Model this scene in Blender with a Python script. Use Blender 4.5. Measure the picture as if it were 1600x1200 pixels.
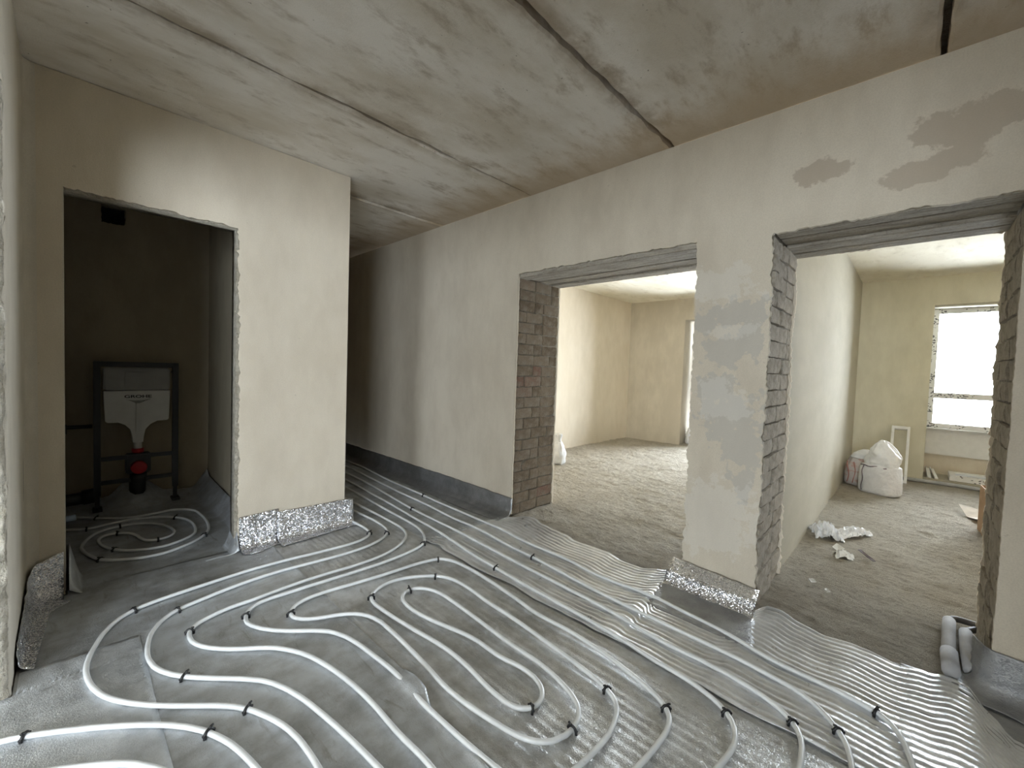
import bpy, bmesh, math, random
from mathutils import Vector, Matrix, noise

random.seed(7)
for o in list(bpy.data.objects):
    bpy.data.objects.remove(o)
SC = bpy.context.scene
COL = SC.collection

# ------------------------------------------------------------------ camera
FPX = 658.07
YAW, PITCH, ROLL = -0.80853, -0.037877, 0.033755
cy, sy = math.cos(YAW), math.sin(YAW)
fwd = Vector((-sy * math.cos(PITCH), cy * math.cos(PITCH), math.sin(PITCH)))
rgt = Vector((cy, sy, 0))
up = rgt.cross(fwd)
rg = rgt * math.cos(ROLL) + up * math.sin(ROLL)
upv = -rgt * math.sin(ROLL) + up * math.cos(ROLL)
cam = bpy.data.cameras.new('camera')
cam_o = bpy.data.objects.new('camera', cam)
COL.objects.link(cam_o)
cam.sensor_fit = 'HORIZONTAL'
cam.sensor_width = 36.0
cam.lens = FPX / 1600 * 36.0
cam.clip_start = 0.02
cam_o.matrix_world = Matrix(((rg.x, upv.x, -fwd.x, 0.0), (rg.y, upv.y, -fwd.y, 0.0),
                             (rg.z, upv.z, -fwd.z, 1.35), (0, 0, 0, 1)))
SC.camera = cam_o

# ------------------------------------------------------------------ world, daylight, exposure
W = bpy.data.worlds.new('overcast_sky')
SC.world = W
W.use_nodes = True
bg = W.node_tree.nodes['Background']
bg.inputs[0].default_value = (0.85, 0.93, 1.0, 1)
bg.inputs[1].default_value = 8.5
SC.view_settings.view_transform = 'Standard'
SC.view_settings.look = 'None'
SC.view_settings.exposure = 2.15
SC.view_settings.gamma = 1.0
SC.view_settings.use_curve_mapping = False
SC.cycles.max_bounces = 10
SC.cycles.diffuse_bounces = 7
SC.cycles.glossy_bounces = 4
SC.cycles.transparent_max_bounces = 12
SC.cycles.sample_clamp_indirect = 6.0
SC.cycles.caustics_reflective = False
SC.cycles.caustics_refractive = False


def portal(loc, rot, sx, sy_):
    l = bpy.data.lights.new('window_daylight', 'AREA')
    l.shape = 'RECTANGLE'
    l.size, l.size_y = sx, sy_
    l.cycles.is_portal = True
    o = bpy.data.objects.new('window_daylight', l)
    o.location, o.rotation_euler = loc, rot
    COL.objects.link(o)


H90 = math.pi / 2
portal((8.72, -1.03, 1.54), (0, H90, 0), 1.70, 1.78)       # room with sacks, looking -x
portal((8.72, 2.34, 1.22), (0, H90, 0), 2.3, 1.70)         # room behind first doorway
portal((-4.40, -3.33, 1.28), (H90, 0, 0), 4.20, 2.45)        # unseen side-room window, placed and sized for the hall light, looking +y
portal((-7.08, -1.75, 1.28), (0, -H90, 0), 2.45, 1.95)       # unseen corner window added to brighten the right wall, looking +x

# ------------------------------------------------------------------ materials


class NT:
    def __init__(s, name):
        s.m = bpy.data.materials.new(name)
        s.m.use_nodes = True
        s.t = s.m.node_tree
        s.b = s.t.nodes['Principled BSDF']
        s.out = s.t.nodes['Material Output']
        s._co = None

    def n(s, typ, **kw):
        nd = s.t.nodes.new(typ)
        for k, v in kw.items():
            setattr(nd, k, v)
        return nd

    def l(s, a, b):
        s.t.links.new(a, b)

    def co(s, scale=(1, 1, 1)):
        if s._co is None:
            s._co = s.n('ShaderNodeTexCoord').outputs['Object']
        if scale == (1, 1, 1):
            return s._co
        mp = s.n('ShaderNodeMapping')
        mp.inputs['Scale'].default_value = scale
        s.l(s._co, mp.inputs[0])
        return mp.outputs[0]

    def noise(s, sc, detail=4, rough=.55, scale=(1, 1, 1), dist=0.0):
        nd = s.n('ShaderNodeTexNoise')
        nd.inputs['Scale'].default_value = sc
        nd.inputs['Detail'].default_value = detail
        nd.inputs['Roughness'].default_value = rough
        nd.inputs['Distortion'].default_value = dist
        s.l(s.co(scale), nd.inputs['Vector'])
        return nd.outputs['Fac']

    def ramp(s, fac, a, b, lo=0.0, hi=1.0):
        mr = s.n('ShaderNodeMapRange')
        mr.interpolation_type = 'SMOOTHSTEP'
        for i, v in ((1, a), (2, b), (3, lo), (4, hi)):
            mr.inputs[i].default_value = v
        s.l(fac, mr.inputs[0])
        return mr.outputs[0]

    def mix(s, fac, a, b, mode='MIX'):
        mx = s.n('ShaderNodeMix', data_type='RGBA', blend_type=mode)
        for sock, v in ((mx.inputs[0], fac), (mx.inputs[6], a), (mx.inputs[7], b)):
            if isinstance(v, (int, float)):
                sock.default_value = v
            elif isinstance(v, tuple):
                sock.default_value = (v[0], v[1], v[2], 1)
            else:
                s.l(v, sock)
        return mx.outputs[2]

    def math(s, op, a, b=None):
        nd = s.n('ShaderNodeMath', operation=op)
        for i, v in enumerate((a, b)):
            if v is None:
                continue
            if isinstance(v, (int, float)):
                nd.inputs[i].default_value = v
            else:
                s.l(v, nd.inputs[i])
        return nd.outputs[0]

    def bump(s, h, strength, dist=.01, prev=None):
        bp = s.n('ShaderNodeBump')
        bp.inputs['Strength'].default_value = strength
        bp.inputs['Distance'].default_value = dist
        s.l(h, bp.inputs['Height'])
        if prev is not None:
            s.l(prev, bp.inputs['Normal'])
        return bp.outputs[0]

    def fin(s, color=None, rough=.8, metal=0.0, normal=None):
        for key, v in (('Base Color', color), ('Roughness', rough), ('Metallic', metal)):
            if v is None:
                continue
            if isinstance(v, (int, float)):
                s.b.inputs[key].default_value = v
            elif isinstance(v, tuple):
                s.b.inputs[key].default_value = (v[0], v[1], v[2], 1)
            else:
                s.l(v, s.b.inputs[key])
        if normal is not None:
            s.l(normal, s.b.inputs['Normal'])
        return s.m


def blob_mask(t, blobs, nscale=9.0, amp=.35):
    """stains with a shape of their own: (centre, half sizes) list -> 0..1"""
    nz = t.noise(nscale, 6, .65)
    tot = None
    for c, r in blobs:
        mp = t.n('ShaderNodeVectorMath', operation='SUBTRACT')
        t.l(t.co(), mp.inputs[0])
        mp.inputs[1].default_value = c
        dv = t.n('ShaderNodeVectorMath', operation='DIVIDE')
        t.l(mp.outputs[0], dv.inputs[0])
        dv.inputs[1].default_value = r
        ln = t.n('ShaderNodeVectorMath', operation='LENGTH')
        t.l(dv.outputs[0], ln.inputs[0])
        d = t.math('ADD', ln.outputs['Value'], t.math('MULTIPLY', t.math('SUBTRACT', nz, .5), amp * 6))
        m = t.ramp(d, 1.12, .92)
        tot = m if tot is None else t.math('MAXIMUM', tot, m)
    return tot


def plaster(name, c1, c2, blobs=None, stain=(.25, .2, .15), bs=.25, streak=(1, 1, .45)):
    t = NT(name)
    big = t.noise(1.3, 5, .6, streak)
    mid = t.noise(7, 5, .6, streak)
    f = t.ramp(t.math('ADD', t.math('MULTIPLY', big, .6), t.math('MULTIPLY', mid, .4)), .36, .64)
    c = t.mix(f, c1, c2)
    fine = t.noise(160, 3, .6)
    c = t.mix(t.ramp(fine, .35, .7, 0, .22), c, (c1[0] * .72, c1[1] * .72, c1[2] * .72))
    sp = t.ramp(t.noise(26, 2, .5), .74, .8, 0, .35)
    c = t.mix(sp, c, (c1[0] * .55, c1[1] * .53, c1[2] * .5))
    if blobs:
        for bl, col, a, sc, am in blobs:
            c = t.mix(t.math('MULTIPLY', blob_mask(t, bl, sc, am), a), c, col)
    nr = t.bump(fine, bs, .004)
    nr = t.bump(mid, .25, .012, nr)
    return t.fin(c, .9, 0, nr)


def simple(name, col, rough=.5, metal=0.0, var=.12, sc=12, bs=0.0, bsc=60):
    t = NT(name)
    f = t.ramp(t.noise(sc, 4), .3, .7)
    c = t.mix(f, tuple(x * (1 - var) for x in col), tuple(min(1, x * (1 + var)) for x in col))
    nr = t.bump(t.noise(bsc, 4, .6), bs, .01) if bs else None
    return t.fin(c, rough, metal, nr)


M = {}
M['wall_right'] = plaster('plaster_right', (.555, .495, .40), (.655, .595, .49), [
    ([((2.755, .39, 2.45), (.3, .115, .06)), ((2.755, -.10, 2.50), (.3, .17, .10)), ((2.755, -.22, 2.53), (.3, .12, .07)),
      ((2.755, .04, 2.33), (.3, .16, .055)), ((2.755, -.08, 2.36), (.3, .10, .06))], (.40, .335, .26), .7, 7.0, .45),
    ([((2.755, .80, 1.72), (.3, .17, .08)), ((2.755, .97, 1.68), (.3, .08, .07)), ((2.755, .71, 1.56), (.3, .08, .13)), ((2.755, .84, 1.50), (.3, .12, .09)),
      ((2.755, .80, 1.10), (.3, .17, .15)), ((2.755, .72, .93), (.3, .11, .16)), ((2.755, .70, .72), (.3, .05, .14)), ((2.755, .90, 1.28), (.3, .10, .08))], (.43, .42, .39), .55, 13.0, .62),
    ([((2.755, .86, 1.20), (.3, .16, .10)), ((2.755, .86, .45), (.3, .25, .22)), ((2.755, .9, 1.9), (.3, .2, .1)), ((2.755, .82, 1.62), (.3, .12, .05))], (.70, .68, .63), .35, 10.0, .6)])
M['wall_bath'] = plaster('plaster_bathroom_front', (.62, .55, .44), (.71, .64, .525))
M['wall_left'] = plaster('plaster_left', (.58, .535, .45), (.68, .635, .55),
                         [([((-.17, 3.22, .72), (.2, .02, .12))], (.2, .19, .18), .7, 30.0, .35)])
M['wall_corridor'] = plaster('plaster_corridor', (.53, .48, .40), (.61, .56, .47))
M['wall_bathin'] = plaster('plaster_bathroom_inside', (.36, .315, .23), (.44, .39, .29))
M['wall_room'] = plaster('plaster_room', (.74, .66, .535), (.83, .75, .63))
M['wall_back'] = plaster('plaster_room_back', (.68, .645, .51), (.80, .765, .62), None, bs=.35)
M['wall_back_shaded'] = plaster('plaster_first_room_back_shaded', (.52, .465, .37), (.63, .57, .46), None, bs=.35)  # wall gets only bounced light; that shade is put into a darker plaster
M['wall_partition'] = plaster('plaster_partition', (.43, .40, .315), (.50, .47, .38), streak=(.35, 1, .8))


def mortar_mat(name, a, b):
    t = NT(name)
    n1 = t.noise(22, 6, .7)
    n2 = t.noise(90, 4, .7)
    c = t.mix(t.ramp(n1, .3, .7), a, b)
    c = t.mix(t.ramp(n2, .5, .75, 0, .6), c, tuple(x * .45 for x in a))
    nr = t.bump(n2, .8, .012, t.bump(n1, .8, .03))
    return t.fin(c, .95, 0, nr)


M['mortar'] = mortar_mat('mortar', (.22, .185, .14), (.40, .36, .29))
M['rough_edge'] = mortar_mat('broken_plaster', (.40, .36, .28), (.60, .56, .48))
M['screed'] = mortar_mat('screed', (.25, .235, .21), (.36, .34, .31))

# bricks: dusty reddish brown with mortar smears
t = NT('brick')
oi = t.n('ShaderNodeObjectInfo').outputs['Random']
n1 = t.noise(14, 6, .7)
n2 = t.noise(110, 4, .7)
c = t.mix(oi, (.20, .145, .095), (.31, .245, .18))
c = t.mix(t.ramp(oi, .93, .96), c, (.26, .15, .11))
c = t.mix(t.ramp(n1, .42, .66, 0, .75), c, (.36, .315, .25))
c = t.mix(t.ramp(n2, .5, .8, 0, .7), c, (.10, .075, .05))
M['brick'] = t.fin(c, .95, 0, t.bump(n2, .9, .01, t.bump(n1, .7, .02)))
t = NT('brick_grey')
oi = t.n('ShaderNodeObjectInfo').outputs['Random']
n1 = t.noise(16, 6, .7)
n2 = t.noise(110, 4, .7)
c = t.mix(oi, (.33, .285, .22), (.46, .41, .335))
c = t.mix(t.ramp(n1, .4, .62, 0, .8), c, (.56, .51, .43))
c = t.mix(t.ramp(n2, .5, .8, 0, .6), c, (.16, .135, .10))
M['brick_grey'] = t.fin(c, .95, 0, t.bump(n2, .9, .01, t.bump(n1, .7, .02)))

# lintel concrete: grooves along the beam
t = NT('lintel_concrete')
n1 = t.noise(30, 7, .7, (1, .16, 1))
n2 = t.noise(60, 4, .6)
c = t.mix(t.ramp(n1, .3, .7), (.27, .24, .195), (.50, .46, .39))
c = t.mix(t.ramp(n2, .5, .75, 0, .6), c, (.17, .145, .11))
M['lintel'] = t.fin(c, .92, 0, t.bump(n1, .9, .02, t.bump(n2, .5, .01)))


def slab_mat(name, dark, light, dirt, joints=True):
    t = NT(name)
    st = t.noise(1.7, 6, .6, (.6, 1.1, 1), .1)
    st2 = t.noise(6.0, 7, .7, (.5, 1.2, 1), .08)
    c = t.mix(t.ramp(st, .36, .62), dark, light)
    c = t.mix(t.ramp(st2, .50, .72, 0, .68), c, dirt)
    pit = t.noise(45, 2, .5)
    c = t.mix(t.ramp(pit, .72, .78, 0, .7), c, (dirt[0] * .4, dirt[1] * .4, dirt[2] * .4))
    if joints:   # cement smeared and sooty close to each joint between slabs
        sep = t.n('ShaderNodeSeparateXYZ')
        t.l(t.co(), sep.inputs[0])
        yy = t.math('ADD', sep.outputs['Y'], t.math('MULTIPLY', t.math('SUBTRACT', st2, .5), .14))
        ph = t.math('ABSOLUTE', t.math('SUBTRACT', t.math('FRACT', t.math('DIVIDE', t.math('ADD', yy, 5.0 - .60), 1.25)), .5))
        near = t.ramp(ph, .10, .012, 0, .9)
        c = t.mix(t.math('MULTIPLY', near, t.ramp(t.noise(3.0, 5, .7), .35, .65)), c, dirt)
        xx = t.ramp(t.math('ADD', sep.outputs['X'], t.math('MULTIPLY', t.math('SUBTRACT', st2, .5), .8)), 2.15, 2.7, 0, .75)
        c = t.mix(xx, c, (dirt[0] * 1.35, dirt[1] * 1.27, dirt[2] * 1.12))
    fine = t.noise(150, 3, .6)
    nr = t.bump(fine, .35, .004, t.bump(st2, .5, .02))
    return t.fin(c, .9, 0, nr)


M['slab'] = slab_mat('ceiling_slab', (.66, .605, .52), (.85, .815, .765), (.38, .315, .235))
M['slab_room'] = slab_mat('ceiling_slab_room', (.74, .69, .56), (.84, .80, .69), (.56, .50, .38), False)

# dusty scraped screed in the rooms
t = NT('sandy_screed')
n0 = t.noise(2.5, 5, .6)
n1 = t.noise(26, 7, .72, (1.15, .62, 1))
n2 = t.noise(140, 4, .7)
c = t.mix(t.ramp(n0, .3, .7), (.56, .51, .42), (.69, .645, .56))
c = t.mix(t.ramp(n1, .46, .68, 0, .65), c, (.33, .275, .205))
c = t.mix(t.ramp(n2, .5, .75, 0, .5), c, (.22, .18, .13))
M['sand'] = t.fin(c, .97, 0, t.bump(n2, .8, .012, t.bump(n1, 1.0, .05)))


def foil(name, c1, c2, metal, rough, sparkle, cloud=2.6, bsc=260, streak=(1, 1, 1), bd=.003, glit=0.0, dirt=0.0):
    t = NT(name)
    n0 = t.noise(cloud, 6, .62, streak)
    n1 = t.noise(11, 5, .65)
    f = t.ramp(t.math('ADD', t.math('MULTIPLY', n0, .6), t.math('MULTIPLY', n1, .4)), .36, .64)
    c = t.mix(f, c1, c2)
    v = t.n('ShaderNodeTexVoronoi')
    v.inputs['Scale'].default_value = bsc
    t.l(t.co(), v.inputs['Vector'])
    n3 = t.noise(bsc * .5, 3, .7)
    h = t.math('ADD', v.outputs['Distance'], n3)
    nr = t.bump(h, sparkle, bd, t.bump(n1, .25, .02))
    if glit:     # tiny foil facets, each turned its own way
        vc = t.n('ShaderNodeVectorMath', operation='SUBTRACT')
        t.l(v.outputs['Color'], vc.inputs[0])
        vc.inputs[1].default_value = (.5, .5, .5)
        vs_ = t.n('ShaderNodeVectorMath', operation='SCALE')
        t.l(vc.outputs[0], vs_.inputs[0])
        vs_.inputs['Scale'].default_value = glit
        va = t.n('ShaderNodeVectorMath', operation='ADD')
        t.l(nr, va.inputs[0])
        t.l(vs_.outputs[0], va.inputs[1])
        vn = t.n('ShaderNodeVectorMath', operation='NORMALIZE')
        t.l(va.outputs[0], vn.inputs[0])
        nr = vn.outputs[0]
    if dirt:     # dusty brownish scuffs along the roll
        sc_ = t.ramp(t.noise(9, 5, .7, (2.2, .5, 1), .6), .56, .74, 0, dirt)
        c = t.mix(sc_, c, (.20, .18, .15))
    return t.fin(c, t.ramp(n1, .3, .7, rough * .85, rough * 1.2), metal, nr)


M['foil_matte'] = foil('foil_matte', (.38, .395, .405), (.66, .70, .745), .45, .45, .3, 2.4, 230, (.6, 1.3, 1), glit=.18, dirt=.5)
M['foil_bright'] = foil('foil_bright', (.52, .55, .585), (.80, .84, .885), .5, .42, .4, 2.2, 240, (2.2, .7, 1), glit=.25, dirt=.2)
M['foil_ribbed'] = foil('foil_ribbed', (.42, .425, .42), (.72, .74, .76), .5, .42, .4, 3.0, 220, (1.4, .8, 1), glit=.3, dirt=.55)
M['foil_wavy'] = foil('foil_wavy', (.60, .615, .635), (.82, .84, .87), .5, .32, .14, 3.0, 240, glit=.17, dirt=.08)
M['foil_skirt'] = foil('foil_skirt', (.74, .755, .80), (.88, .895, .93), .95, .20, .25, 6, 215, bd=.003, glit=1.05)
M['foil_grey'] = foil('foil_grey', (.26, .265, .275), (.40, .41, .42), .45, .5, .3, 5, 200, glit=.3)
M['foil_dark'] = foil('foil_corridor', (.34, .35, .36), (.50, .51, .53), .8, .34, .2, 5, 190, glit=.35)

t = NT('pipe_plastic')
c = t.mix(t.ramp(t.noise(9, 4), .3, .7), (.74, .765, .78), (.84, .87, .885))
c = t.mix(t.ramp(t.noise(60, 3), .68, .76, 0, .35), c, (.45, .44, .42))
M['pipe'] = t.fin(c, .33)
M['clip'] = simple('clip_black', (.012, .012, .013), .45)
M['black_steel'] = simple('black_painted_steel', (.018, .018, .019), .45)
M['cistern'] = simple('white_polystyrene', (.72, .72, .70), .6, var=.04)
M['cistern_grey'] = simple('grey_cover', (.34, .34, .33), .6, var=.05)
M['red'] = simple('red_cap', (.40, .015, .02), .45)
M['blue_tape'] = simple('pale_blue_plastic', (.55, .70, .90), .5)
M['print'] = simple('black_print', (.015, .015, .015), .5)
M['dark'] = simple('dark_void', (.01, .01, .01), .9)
M['white'] = simple('white_upvc', (.84, .84, .83), .35, var=.03)
M['grey_foam'] = simple('grey_pipe_foam', (.46, .46, .47), .8, var=.08, bs=.3, bsc=160)
M['dark_pipe'] = simple('dark_pipe', (.10, .095, .095), .55)
M['card'] = simple('cardboard', (.46, .30, .185), .85, var=.08)
M['card_pale'] = simple('pale_cardboard', (.56, .50, .42), .85, var=.1)
M['paper'] = simple('white_paper', (.82, .82, .80), .7, var=.05)
M['film'] = simple('white_plastic_film', (.80, .81, .83), .28, var=.06)
M['stripe'] = simple('dark_stripe', (.20, .17, .19), .8)
M['red_stripe'] = simple('red_stripe', (.52, .22, .18), .8)
M['grey_pipe'] = simple('grey_drain', (.42, .43, .44), .5)
M['panel_blue'] = simple('sash_pane_film', (.72, .78, .86), .3, var=.05)


def sack_mat(name, col, pink=False):
    t = NT(name)
    wv = t.n('ShaderNodeTexWave', wave_type='BANDS', bands_direction='Z')
    wv.inputs['Scale'].default_value = 60
    t.l(t.co(), wv.inputs['Vector'])
    c = t.mix(t.ramp(t.noise(8, 5), .3, .7), tuple(x * .9 for x in col), col)
    if pink:
        c = t.mix(t.ramp(t.noise(7, 3, .5, (1, 1, 2.5)), .52, .60, 0, .55), c, (.62, .34, .28))
    return t.fin(c, .6, 0, t.bump(wv.outputs['Fac'], .2, .003, t.bump(t.noise(18, 4), .6, .03)))


M['sack'] = sack_mat('woven_sack', (.82, .82, .84))
M['sack_pink'] = sack_mat('woven_sack_pink', (.74, .69, .67), True)

# printed protective tape on the window frames
t = NT('taped_frame')
br = t.n('ShaderNodeTexBrick')
br.offset = .37
for k, v in (('Scale', 1.0), ('Mortar Size', .0), ('Brick Width', .017), ('Row Height', .0125)):
    br.inputs[k].default_value = v
br.inputs['Color1'].default_value = (0, 0, 0, 1)
br.inputs['Color2'].default_value = (1, 1, 1, 1)
mp = t.n('ShaderNodeMapping')
mp.inputs['Rotation'].default_value = (0, H90, H90)
t.l(t.co(), mp.inputs[0])
t.l(mp.outputs[0], br.inputs['Vector'])
gap = t.ramp(t.noise(9, 2), .50, .52)
mk = t.math('MULTIPLY', t.ramp(br.outputs['Color'], .68, .70), gap)
c = t.mix(mk, (.84, .84, .83), (.16, .16, .17))
M['taped'] = t.fin(c, .35)

t = NT('window_glass')
tr = t.n('ShaderNodeBsdfTransparent')
gl = t.n('ShaderNodeBsdfGlossy')
gl.inputs['Roughness'].default_value = .02
fr = t.n('ShaderNodeFresnel')
fr.inputs['IOR'].default_value = 1.45
ms = t.n('ShaderNodeMixShader')
t.l(fr.outputs[0], ms.inputs[0])
t.l(tr.outputs[0], ms.inputs[1])
t.l(gl.outputs[0], ms.inputs[2])
t.l(ms.outputs[0], t.out.inputs['Surface'])
M['glass'] = t.m

# ------------------------------------------------------------------ mesh helpers


def link(name, me, mat=None, parent=None, loc=None):
    o = bpy.data.objects.new(name, me)
    COL.objects.link(o)
    if mat is not None and me is not None and not me.materials:
        me.materials.append(mat)
    if parent is not None:
        o.parent = parent
    if loc is not None:
        o.location = loc
    return o


def tag(o, label=None, cat=None, group=None, kind=None):
    if label:
        o['label'] = label
    if cat:
        o['category'] = cat
    if group:
        o['group'] = group
    if kind:
        o['kind'] = kind
    return o


def thing(name, label, cat, loc=(0, 0, 0), rotz=0.0, group=None):
    o = bpy.data.objects.new(name, None)
    o.empty_display_size = .05
    o.location = loc
    o.rotation_euler = (0, 0, rotz)
    COL.objects.link(o)
    return tag(o, label, cat, group)


def pym(verts, faces, smooth=False, name='mesh'):
    me = bpy.data.meshes.new(name)
    me.from_pydata([tuple(v) for v in verts], [], faces)
    me.update()
    if smooth:
        me.polygons.foreach_set('use_smooth', [True] * len(me.polygons))
    return me


class MB:
    """collects simple solids into one mesh"""

    def __init__(s):
        s.v, s.f = [], []

    def add(s, vs, fs):
        k = len(s.v)
        s.v += [Vector(v) for v in vs]
        s.f += [tuple(i + k for i in f) for f in fs]

    def box(s, a, b):
        (x0, y0, z0), (x1, y1, z1) = a, b
        s.add([(x0, y0, z0), (x1, y0, z0), (x1, y1, z0), (x0, y1, z0), (x0, y0, z1), (x1, y0, z1), (x1, y1, z1), (x0, y1, z1)],
              [(0, 3, 2, 1), (4, 5, 6, 7), (0, 1, 5, 4), (1, 2, 6, 5), (2, 3, 7, 6), (3, 0, 4, 7)])
        return s

    def tube(s, pts, r, seg=10, cap=True):
        pts = [Vector(p) for p in pts]
        n = len(pts)
        vs, fs = [], []
        ref = Vector((0, 0, 1))
        d0 = (pts[1] - pts[0]).normalized()
        if abs(d0.z) > .9:
            ref = Vector((1, 0, 0))
        for i, p in enumerate(pts):
            d = (pts[min(i + 1, n - 1)] - pts[max(i - 1, 0)]).normalized()
            a = d.cross(ref)
            if a.length < 1e-4:
                a = d.orthogonal()
            a.normalize()
            b = a.cross(d).normalized()
            ref = b
            rr = r[i] if isinstance(r, (list, tuple)) else r
            for k in range(seg):
                th = 2 * math.pi * k / seg
                vs.append(p + a * (math.cos(th) * rr) + b * (math.sin(th) * rr))
        for i in range(n - 1):
            for k in range(seg):
                k2 = (k + 1) % seg
                fs.append((i * seg + k, i * seg + k2, (i + 1) * seg + k2, (i + 1) * seg + k))
        if cap:
            fs.append(tuple(range(seg))[::-1])
            fs.append(tuple((n - 1) * seg + k for k in range(seg)))
        s.add(vs, fs)
        return s

    def mesh(s, smooth=False, bevel=0.0, seg=2):
        me = pym(s.v, s.f)
        bm = bmesh.new()
        bm.from_mesh(me)
        bmesh.ops.recalc_face_normals(bm, faces=bm.faces)
        if bevel:
            bmesh.ops.bevel(bm, geom=[e for e in bm.edges if e.calc_face_angle(0) > .6], offset=bevel, segments=seg, affect='EDGES', clamp_overlap=True)
        bm.to_mesh(me)
        bm.free()
        if smooth:
            me.polygons.foreach_set('use_smooth', [True] * len(me.polygons))
        return me

    def obj(s, name, mat, parent=None, smooth=False, bevel=0.0):
        return link(name, s.mesh(smooth, bevel), mat, parent)


def fract(p, seed=0, oct_=4):
    return noise.fractal(Vector(p) + Vector((seed * 7.3, seed * 3.1, seed)), .9, 2.1, oct_)


def rough_line(a, b, amp, step=.014, seed=0):
    """points from a (included) to b (left out), chipped in and out sideways"""
    a, b = Vector(a), Vector(b)
    d = b - a
    n = max(1, int(d.length / step))
    nv = Vector((-d.y, d.x)).normalized()
    out = [a]
    for i in range(1, n):
        p = a + d * (i / n)
        w = fract((p.x * 9, p.y * 9, seed), seed) * .6 + fract((p.x * 45, p.y * 45, seed), seed + 5) * .55
        out.append(p + nv * (w * amp))
    return out


def panel(loops, thick, mapf):
    """flat piece with holes: 2D loops filled, given thickness and mapped into the room"""
    cu = bpy.data.curves.new('outline', 'CURVE')
    cu.dimensions = '2D'
    cu.fill_mode = 'BOTH'
    cu.extrude = thick / 2
    for lp in loops:
        sp = cu.splines.new('POLY')
        sp.points.add(len(lp) - 1)
        for q, p in zip(sp.points, lp):
            q.co = (p[0], p[1], 0, 1)
        sp.use_cyclic_u = True
    tmp = bpy.data.objects.new('outline', cu)
    me = bpy.data.meshes.new_from_object(tmp)
    bpy.data.objects.remove(tmp)
    bpy.data.curves.remove(cu)
    for v in me.vertices:
        v.co = mapf(v.co.x, v.co.y, v.co.z)
    bm = bmesh.new()
    bm.from_mesh(me)
    bmesh.ops.remove_doubles(bm, verts=bm.verts, dist=1e-5)
    bmesh.ops.recalc_face_normals(bm, faces=bm.faces)
    bm.to_mesh(me)
    bm.free()
    return me


def grid_mesh(nx, ny, f, smooth=True):
    vs = [f(i / nx, j / ny) for j in range(ny + 1) for i in range(nx + 1)]
    fs = [(j * (nx + 1) + i, j * (nx + 1) + i + 1, (j + 1) * (nx + 1) + i + 1, (j + 1) * (nx + 1) + i) for j in range(ny) for i in range(nx)]
    return pym(vs, fs, smooth)


def solid(o, t, offset=-1):
    m = o.modifiers.new('thickness', 'SOLIDIFY')
    m.thickness = t
    m.offset = offset
    return o


def structure(o):
    o['kind'] = 'structure'
    return o

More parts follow.
